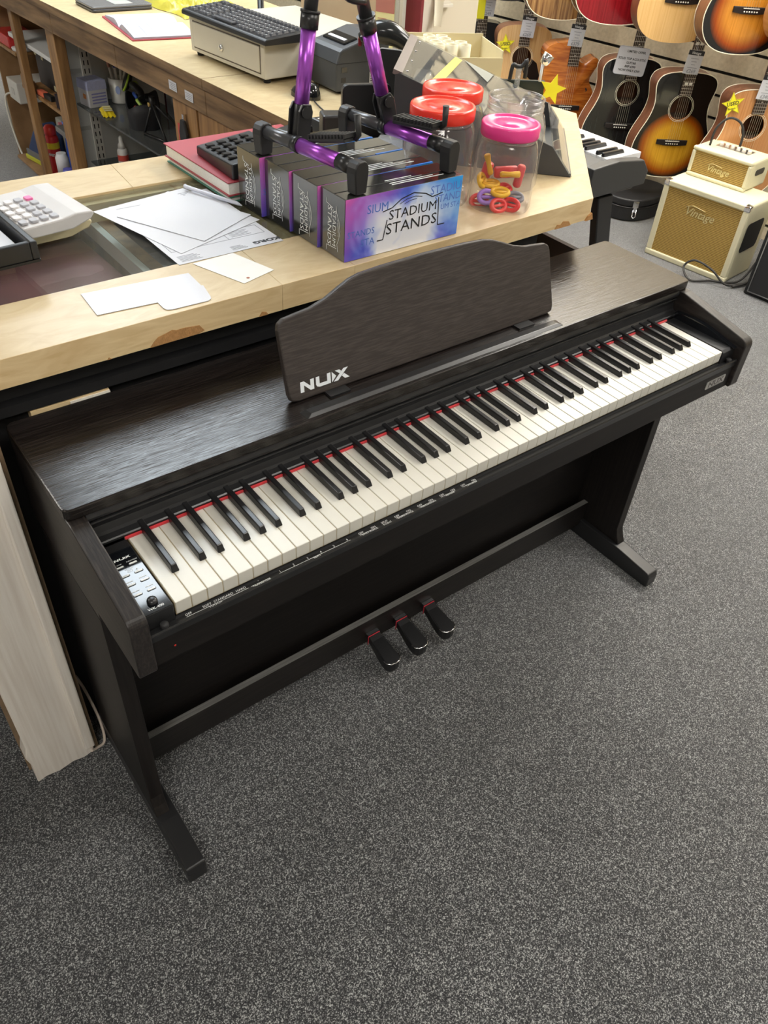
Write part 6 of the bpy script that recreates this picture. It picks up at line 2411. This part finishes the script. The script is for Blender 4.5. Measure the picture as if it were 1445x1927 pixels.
for i in range(1):
    m.prism([(0.010 * math.cos(a), 0.016 * math.sin(a)) for a in [2 * PI * k / 20 for k in range(20)]], 'x', -0.0012, 0.0008, M=Matrix.Rotation(math.radians(60), 4, 'Z') @ Matrix.Translation((-0.0405, 0, 0.055)))
m.build('emblem', plain('pale_blue_emblem', (0.35, 0.45, 0.75), 0.4), t)
for k, (dx, dy, cl, nm) in enumerate(((-0.014, 0.010, (0.60, 0.30, 0.22), 'white pen with copper cap'), (-0.004, 0.0, (0.05, 0.07, 0.40), 'white pen with blue cap'), (0.008, -0.006, (0.35, 0.16, 0.12), 'white pen with brown cap'), (0.016, -0.014, (0.14, 0.09, 0.08), 'white pen with dark cap'), (0.0, 0.016, (0.03, 0.03, 0.04), 'white pen with black cap'))):
    t = thing('marker_pen', nm + ' standing in the mug', 'pen', (1.155 + dx * 0.5, 2.925 + dy * 0.5, ZS + 0.008), 0, 'marker pens in the mug')
    d = Vector((dx * 1.3, dy * 1.6, 0.14)).normalized()
    m = MB()
    m.tube([Vector((0, 0, 0)), d * 0.125], 0.0055, 10)
    m.build('barrel', plain('white_pen_barrel', (0.70, 0.68, 0.64), 0.4), t)
    m = MB()
    m.tube([d * 0.125, d * 0.150], 0.0062, 10)
    m.build('cap', plain('pen_cap_%d' % k, cl, 0.4), t)
t = thing('headphones', 'black and lime headphones lying in the black pouch', 'headphones', (1.13, 2.70, ZS + 0.090), math.radians(-20))
for (x, y, z, tx) in ((-0.02, 0.055, 0.03, 0.35),):
    m = MB()
    m.lathe([(0.010, -0.012), (0.034, -0.010), (0.040, 0.0), (0.034, 0.012), (0.010, 0.016)], 22, M=Matrix.Translation((x, y, z)) @ Matrix.Rotation(-1.1, 4, 'Y'))
    m.build('ear_cup', BLACK_SATIN, t)
    m = MB()
    m.lathe([(0.038, -0.003), (0.042, 0.002), (0.038, 0.006)], 22, M=Matrix.Translation((x - 0.004, y, z - 0.001)) @ Matrix.Rotation(-1.1, 4, 'Y'), cap0=False, cap1=False)
    m.build('lime_ring', plain('lime_plastic', (0.42, 0.62, 0.05), 0.4), t)
m = MB()
m.tube(spline([(-0.01, 0.03, 0.02), (0.0, -0.01, 0.03), (0.02, -0.07, 0.02), (0.02, -0.11, 0.005)], 6), [0.012] * 4 + [0.014] * 15, 10)
m.build('headband', BLACK_SATIN, t)
m = MB()
m.tube([(0.0, 0.020, 0.022), (0.004, -0.008, 0.030)], [0.016, 0.0155], 12)
m.build('lime_cuff', plain('lime_plastic', (0.42, 0.62, 0.05), 0.4), t)
t = thing('tool_pouch', 'black fabric pouch with white script on the glass shelf', 'pouch', (1.125, 2.62, ZS), math.radians(-22))
m = MB()
n_ = 24
rings = []
for (s_, z, sag) in ((0.95, 0.0, 0), (1.0, 0.03, 0), (1.02, 0.06, 0.006), (1.0, 0.085, 0.012), (0.92, 0.083, 0.012), (0.85, 0.05, 0.0)):
    rings.append([(0.065 * s_ * math.copysign(abs(math.cos(a)) ** 0.6, math.cos(a)), 0.125 * s_ * math.copysign(abs(math.sin(a)) ** 0.6, math.sin(a)), z + sag * math.sin(3 * a) + 0.0) for a in [2 * PI * i / n_ for i in range(n_)]])
vs = [p for r in rings for p in r]
fs = [(k * n_ + i, k * n_ + (i + 1) % n_, (k + 1) * n_ + (i + 1) % n_, (k + 1) * n_ + i) for k in range(len(rings) - 1) for i in range(n_)]
m.add(vs, fs, 0, True)
m.add(rings[0], [tuple(range(n_ - 1, -1, -1))])
m.add(rings[-1], [tuple(range(n_))])
m.build('bag', plain('black_nylon', (0.018, 0.018, 0.021), 0.65, bump=0.4, bscale=120), t)
m = MB()
write(m, 'Ibanez', (-0.0675, 0.055, 0.045), (0, -1, 0), (0, 0, 1), 0.030, 0.02, lift=0.0015, shear=0.2)
m.build('script_print', WHITE_INK, t)
for (x, y, z, cl, nm) in ((-0.03, 0.09, 0.085, (0.05, 0.12, 0.50), 'blue'), (-0.02, -0.02, 0.088, (0.40, 0.55, 0.12), 'green'), (-0.03, -0.085, 0.080, (0.60, 0.08, 0.07), 'red')):
    m = MB()
    m.tube([(x, y, z), (x + 0.012, y - 0.035, z - 0.012)], [0.007, 0.006], 10)
    m.build('tool_handle', plain('tool_%s' % nm, cl, 0.4), t)
t = thing('mini_tripod', 'black mini tripod stand leaning by the pouch on the glass shelf', 'tripod', (1.085, 2.37, ZS))
for a, b_ in (((0.0, 0.06, 0.125), (-0.03, 0.10, 0.003)), ((0.0, 0.06, 0.125), (-0.01, -0.06, 0.003)), ((0.0, 0.06, 0.125), (0.10, -0.01, 0.003))):
    m = MB()
    m.tube([a, b_], 0.0045, 8)
    m.build('leg', BLACK_SATIN, t)
m = MB()
m.tube([(0.0, 0.06, 0.10), (0.0, 0.06, 0.145)], [0.010, 0.012], 12)
m.build('head', BLACK_SATIN, t)
m = MB()
m.lathe([(0.008, 0), (0.008, 0.006)], 12, M=Matrix.Translation((-0.010, 0.062, 0.118)) @ Matrix.Rotation(-PI / 2, 4, 'Y'))
m.build('brass_knob', plain('brass', (0.60, 0.40, 0.12), 0.3, 0.8), t)
m = MB()
m.tube([(-0.03, 0.10, 0.006), (0.0, -0.04, 0.006)], 0.006, 8)
m.build('cross_bar', BLACK_SATIN, t)
t = thing('string_packet', 'yellow packet lying at the front of the glass shelf', 'packet', (1.040, 2.795, ZS), math.radians(-14))
m = MB()


def pk(u, v):
    e = min(u, 1 - u, v, 1 - v)
    return (-0.026 + 0.052 * u, -0.06 + 0.12 * v, 0.001 + 0.014 * min(1, e * 5) + 0.003 * math.sin(20 * u + 13 * v))


m.grid(pk, 12, 16)
m.build('sachet', plain('yellow_foil', (0.80, 0.62, 0.02), 0.3), t)
m = MB()
for k in range(3):
    m.box(-0.015, 0.017, -0.035 + k * 0.028, -0.018 + k * 0.028, 0.0172, 0.0185)
m.build('packet_print', plain('pale_yellow_print', (0.85, 0.80, 0.45), 0.4), t)
t = thing('card_box', 'white flat box with blue edge and maroon binder behind the pouch', 'box', (1.262, 2.56, ZS), math.radians(-12))
m = MB()
m.box(-0.03, 0.03, -0.20, 0.13, 0.001, 0.118)
m.build('carton', plain('white_carton', (0.66, 0.68, 0.72), 0.5), t, 0.002, 1)
m = MB()
m.box(-0.032, 0.032, -0.202, 0.132, 0.1185, 0.126)
m.build('blue_rim', plain('blue_rim', (0.06, 0.12, 0.42), 0.5), t)
m = MB()
m.box(-0.025, 0.025, -0.16, 0.06, 0.1265, 0.134)
m.build('silver_clip', CHROME, t, 0.002, 1)
m = MB()
m.box(-0.034, 0.038, 0.134, 0.142, 0.0, 0.165)
m.box(0.034, 0.040, -0.20, 0.134, 0.0, 0.165)
m.build('maroon_binder', plain('maroon_folder', (0.16, 0.012, 0.022), 0.45), t)
# spray bottle tip on the lower shelf
m = MB()
m.box(1.0, 1.30, 1.9, 2.985, 0.246, 0.252)
m.build('lower_glass_shelf', clear('smoked_shelf_glass', (0.30, 0.34, 0.35), 1.5, 0.05, 0.06), bcount, world=True)
t = thing('glue_bottle', 'white nozzle bottle with red label on the lower shelf', 'bottle', (1.117, 2.90, 0.2525))
m = MB()
m.lathe([(0.022, 0), (0.023, 0.004), (0.023, 0.052), (0.017, 0.062)], 18)
m.build('body', plain('white_bottle', (0.70, 0.69, 0.66), 0.4), t)
m = MB()
m.lathe([(0.0235, 0.012), (0.0235, 0.036)], 18, cap0=False, cap1=False)
m.build('red_label', plain('red_label', (0.60, 0.08, 0.06), 0.4), t)
m = MB()
m.lathe([(0.017, 0.062), (0.015, 0.078), (0.009, 0.086), (0.008, 0.105), (0.004, 0.112)], 16)
m.build('nozzle', plain('white_bottle', (0.70, 0.69, 0.66), 0.4), t)
# bunch of keys hanging from a black fob on the post
t = thing('key_fob', 'bunch of keys on a black fob hanging from the post', 'keys', (0.905, 1.775, 0.66))
m = MB()
m.prism([(-0.022, -0.02), (0.018, -0.02), (0.025, 0.045), (0.010, 0.085), (-0.012, 0.085), (-0.025, 0.045)], 'x', -0.010, 0.0)
m.build('fob', RUB, t, 0.003, 2)
m = MB()
m.tube([(-0.006, 0.013 * math.cos(a), -0.033 + 0.013 * math.sin(a)) for a in [2 * PI * i / 16 for i in range(16)]], 0.0012, 5, closed=True)
m.build('split_ring', CHROME, t)
for k in range(4):
    m = MB()
    M = Matrix.Translation((-0.009 + 0.003 * k, 0, -0.044)) @ Matrix.Rotation(-0.35 + 0.2 * k, 4, 'X')
    m.prism([(0.010 * math.cos(a), -0.010 + 0.010 * math.sin(a)) for a in [2 * PI * i / 12 for i in range(12)]], 'x', -0.001, 0.001, M=M)
    m.box(-0.001, 0.001, -0.0035, 0.0035, -0.055, -0.018, M=M)
    m.build('key', plain('worn_brass_key', (0.55, 0.48, 0.32), 0.35, 0.8), t)
m = MB()
m.box(-0.004, 0.006, -0.006, 0.006, 0.085, 0.10)
m.build('peg', CHROME, t)

# things on the timber shelves
t = thing('toolbox', 'black latched equipment box on the timber shelf', 'box', (1.115, 3.46, 0.4305), 0)
m = MB()
m.box(-0.085, 0.04, -0.20, 0.13, 0, 0.155)
m.build('case', plain('dark_brown_case', (0.045, 0.035, 0.032), 0.6), t, 0.004, 2)
for (y, z) in ((-0.08, 0.02), (0.03, 0.125), (0.12, 0.13)):
    m = MB()
    m.box(-0.0875, -0.0852, y - 0.012, y + 0.012, z - 0.010, z + 0.010)
    m.build('tape_tab', CREAM_CARD, t)
m = MB()
m.box(1.0, 1.12, 3.30, 3.42, 0.6435, 0.6445)
m = MB()
m.tube([(1.06, 3.14 + 0.03 * math.cos(a), 0.6735 + 0.03 * math.sin(a)) for a in [2 * PI * i / 20 for i in range(20)]], 0.003, 6, closed=True)
tag(m.build('cable_loop', BLACK_SATIN), 'small black cable loop standing on the white shelf', 'cable')
m = MB()
m.box(0.99, 1.15, 3.25, 3.55, 0.725, 0.747)
tag(m.build('grey_box', plain('pale_grey_plastic', (0.42, 0.40, 0.38), 0.5), bevel=0.003), 'flat pale grey unit fixed above the white shelf', 'box')
t = thing('craft_knife', 'orange and black craft knife lying on the timber shelf edge', 'knife', (0.965, 3.33, 0.4305), math.radians(95))
m = MB()
m.box(-0.075, 0.0, -0.012, 0.012, 0.001, 0.022)
m.build('handle', BLACK_SATIN, t, 0.003, 2)
m = MB()
m.box(0.0, 0.065, -0.013, 0.013, 0.001, 0.024)
m.build('orange_nose', plain('orange_plastic', (0.75, 0.16, 0.08), 0.4), t, 0.004, 2)
t = thing('wire_basket', 'dark mesh basket with a blue roll on the timber shelf', 'basket', (1.0, 3.115, 0.4305))
for k in range(6):
    m = MB()
    m.box(-0.05, 0.05, -0.05 + k * 0.018, -0.048 + k * 0.018, 0.001, 0.06)
    m.build('wire_side', plain('dark_mesh', (0.08, 0.06, 0.07), 0.5), t)
m = MB()
m.tube([(-0.045, 0.0, 0.078), (0.03, 0.0, 0.078)], 0.018, 14)
m.build('blue_roll', plain('navy_plastic', (0.04, 0.05, 0.35), 0.4), t)
t = thing('wall_socket', 'white double socket box fixed under the timber shelf', 'socket', (0.99, 3.83, 0.30))
m = MB()
m.box(-0.03, 0.17, -0.075, 0.075, 0.0, 0.095)
m.build('box', plain('white_socket_plastic', (0.62, 0.60, 0.55), 0.4), t, 0.004, 2)
m = MB()
m.box(-0.0325, -0.0302, -0.02, 0.02, 0.03, 0.06)
m.build('blank_plate', plain('white_socket_plastic2', (0.52, 0.50, 0.46), 0.4), t, 0.001, 1)
m = MB()
m.tube(spline([(-0.02, 0.07, 0.02), (-0.05, 0.09, 0.0), (-0.055, 0.09, -0.10), (-0.05, 0.06, -0.22), (-0.05, -0.02, -0.285), (-0.05, -0.16, -0.294)], 6), 0.005, 8)
m.build('white_lead', plain('white_cable', (0.70, 0.67, 0.60), 0.5), t)
m = MB()
m.box(0.96, 1.10, 3.72, 3.94, 0.5505, 0.60)
tag(m.build('red_basket', plain('red_ribbed_plastic', (0.55, 0.03, 0.03), 0.4, var=0.5, scale=90), bevel=0.006), 'red ribbed plastic basket at the far left shelf', 'basket')
m = MB()
m.lathe([(0.045, 0), (0.048, 0.012), (0.01, 0.016)], 20, (1.005, 3.68, 0.5505))
tag(m.build('white_dish', plain('white_dish', (0.68, 0.68, 0.68), 0.3)), 'white round dish on the far timber shelf', 'dish')
t = thing('spray_can', 'red air freshener can with yellow band on the bottom shelf', 'spray can', (0.985, 3.45, 0.0605))
m = MB()
m.lathe([(0.030, 0), (0.031, 0.003), (0.031, 0.165), (0.024, 0.180)], 22)
m.build('can', plain('red_can_print', (0.62, 0.03, 0.03), 0.3), t)
m = MB()
m.lathe([(0.0315, 0.120), (0.0315, 0.148)], 22, cap0=False, cap1=False)
yb_ = m.build('yellow_band', plain('yellow_can_band', (0.80, 0.62, 0.03), 0.35), t)
m = MB()
m.lathe([(0.024, 0.180), (0.027, 0.182), (0.027, 0.212), (0.018, 0.222), (0.004, 0.224)], 20)
m.build('cap', plain('red_can_cap', (0.75, 0.05, 0.04), 0.3), t)
m = MB()
write(m, 'Sheen', (-0.0265, -0.0175, 0.098), (0.55, -0.83, 0), (0, 0, 1), 0.026, 0.03, lift=0.001)
m.build('name_print', WHITE_INK, t)
t = thing('trigger_bottle', 'blue trigger spray bottle behind the red can', 'bottle', (1.06, 3.38, 0.0605))
m = MB()
m.lathe([(0.034, 0), (0.035, 0.004), (0.034, 0.12), (0.028, 0.18), (0.020, 0.215), (0.013, 0.225)], 20, sq=0.6)
m.build('body', plain('blue_bottle', (0.03, 0.12, 0.60), 0.25), t)
m = MB()
m.box(-0.035, 0.012, -0.010, 0.010, 0.225, 0.250)
m.build('trigger_head', plain('blue_trigger', (0.10, 0.20, 0.62), 0.3), t, 0.004, 2)
m = MB()
m.box(-0.050, -0.035, -0.006, 0.006, 0.235, 0.248)
m.build('pink_nozzle', plain('pink_nozzle', (0.70, 0.25, 0.28), 0.4), t)
for (x, y, r, h, c0, c1, nm) in ((0.97, 3.30, 0.030, 0.14, (0.70, 0.70, 0.72), (0.25, 0.30, 0.60), 'white tub with blue base on the bottom shelf'), (1.01, 3.22, 0.022, 0.17, (0.30, 0.50, 0.75), (0.60, 0.62, 0.66), 'pale blue bottle beside the pine post'),
                                (0.955, 3.20, 0.026, 0.10, (0.10, 0.10, 0.45), (0.62, 0.08, 0.08), 'navy and red canister nearest the pine post')):
    t = thing('cleaner_bottle', nm, 'bottle', (x, y, 0.0605), 0, 'cleaning bottles on the bottom shelf')
    m = MB()
    m.lathe([(r, 0.0), (r, h * 0.35)], 18)
    m.build('base_label', plain('lab_%s' % nm[:9].replace(' ', '_'), c1, 0.4), t)
    m = MB()
    m.lathe([(r, h * 0.351), (r, h * 0.85), (r * 0.8, h * 0.92), (r * 0.75, h)], 18)
    m.build('body', plain('bot_%s' % nm[:9].replace(' ', '_'), c0, 0.4), t)
t = thing('shoulder_bag', 'slumped navy and grey bag with lime trim on the bottom shelf', 'bag', (1.0, 3.62, 0.0605), 0.15)
m = MB()
m.prism([(-0.10, 0.0), (0.10, 0.0), (0.10, 0.14), (0.03, 0.20), (-0.02, 0.15), (-0.10, 0.06)], 'x', -0.05, 0.06)
m.v = [(x, -y, z) for x, y, z in m.v]
m.build('body', plain('navy_nylon', (0.03, 0.055, 0.14), 0.7, bump=0.4, bscale=90), t, 0.02, 3)
m = MB()
m.box(-0.055, -0.046, -0.11, 0.11, 0.02, 0.05)
m.build('grey_panel', plain('grey_nylon', (0.16, 0.16, 0.16), 0.7), t, 0.003, 2)
m = MB()
m.box(-0.06, -0.048, -0.12, 0.12, 0.0005, 0.022)
m.build('lime_trim', plain('lime_fabric', (0.50, 0.50, 0.04), 0.6), t, 0.004, 2)
m = MB()
m.box(1.12, 1.20, 3.62, 3.78, 0.0605, 0.22)
tag(m.build('grey_case', plain('grey_case_plastic', (0.45, 0.45, 0.40), 0.5), bevel=0.006), 'pale grey plastic case standing behind the navy bag', 'case')
m = MB()
m.box(0.98, 1.14, 3.03, 3.34, 0.285, 0.31)
tag(m.build('silver_rack', plain('silver_rack', (0.45, 0.45, 0.45), 0.3, 0.6), bevel=0.003), 'silver metal rack unit above the cleaning bottles', 'rack')
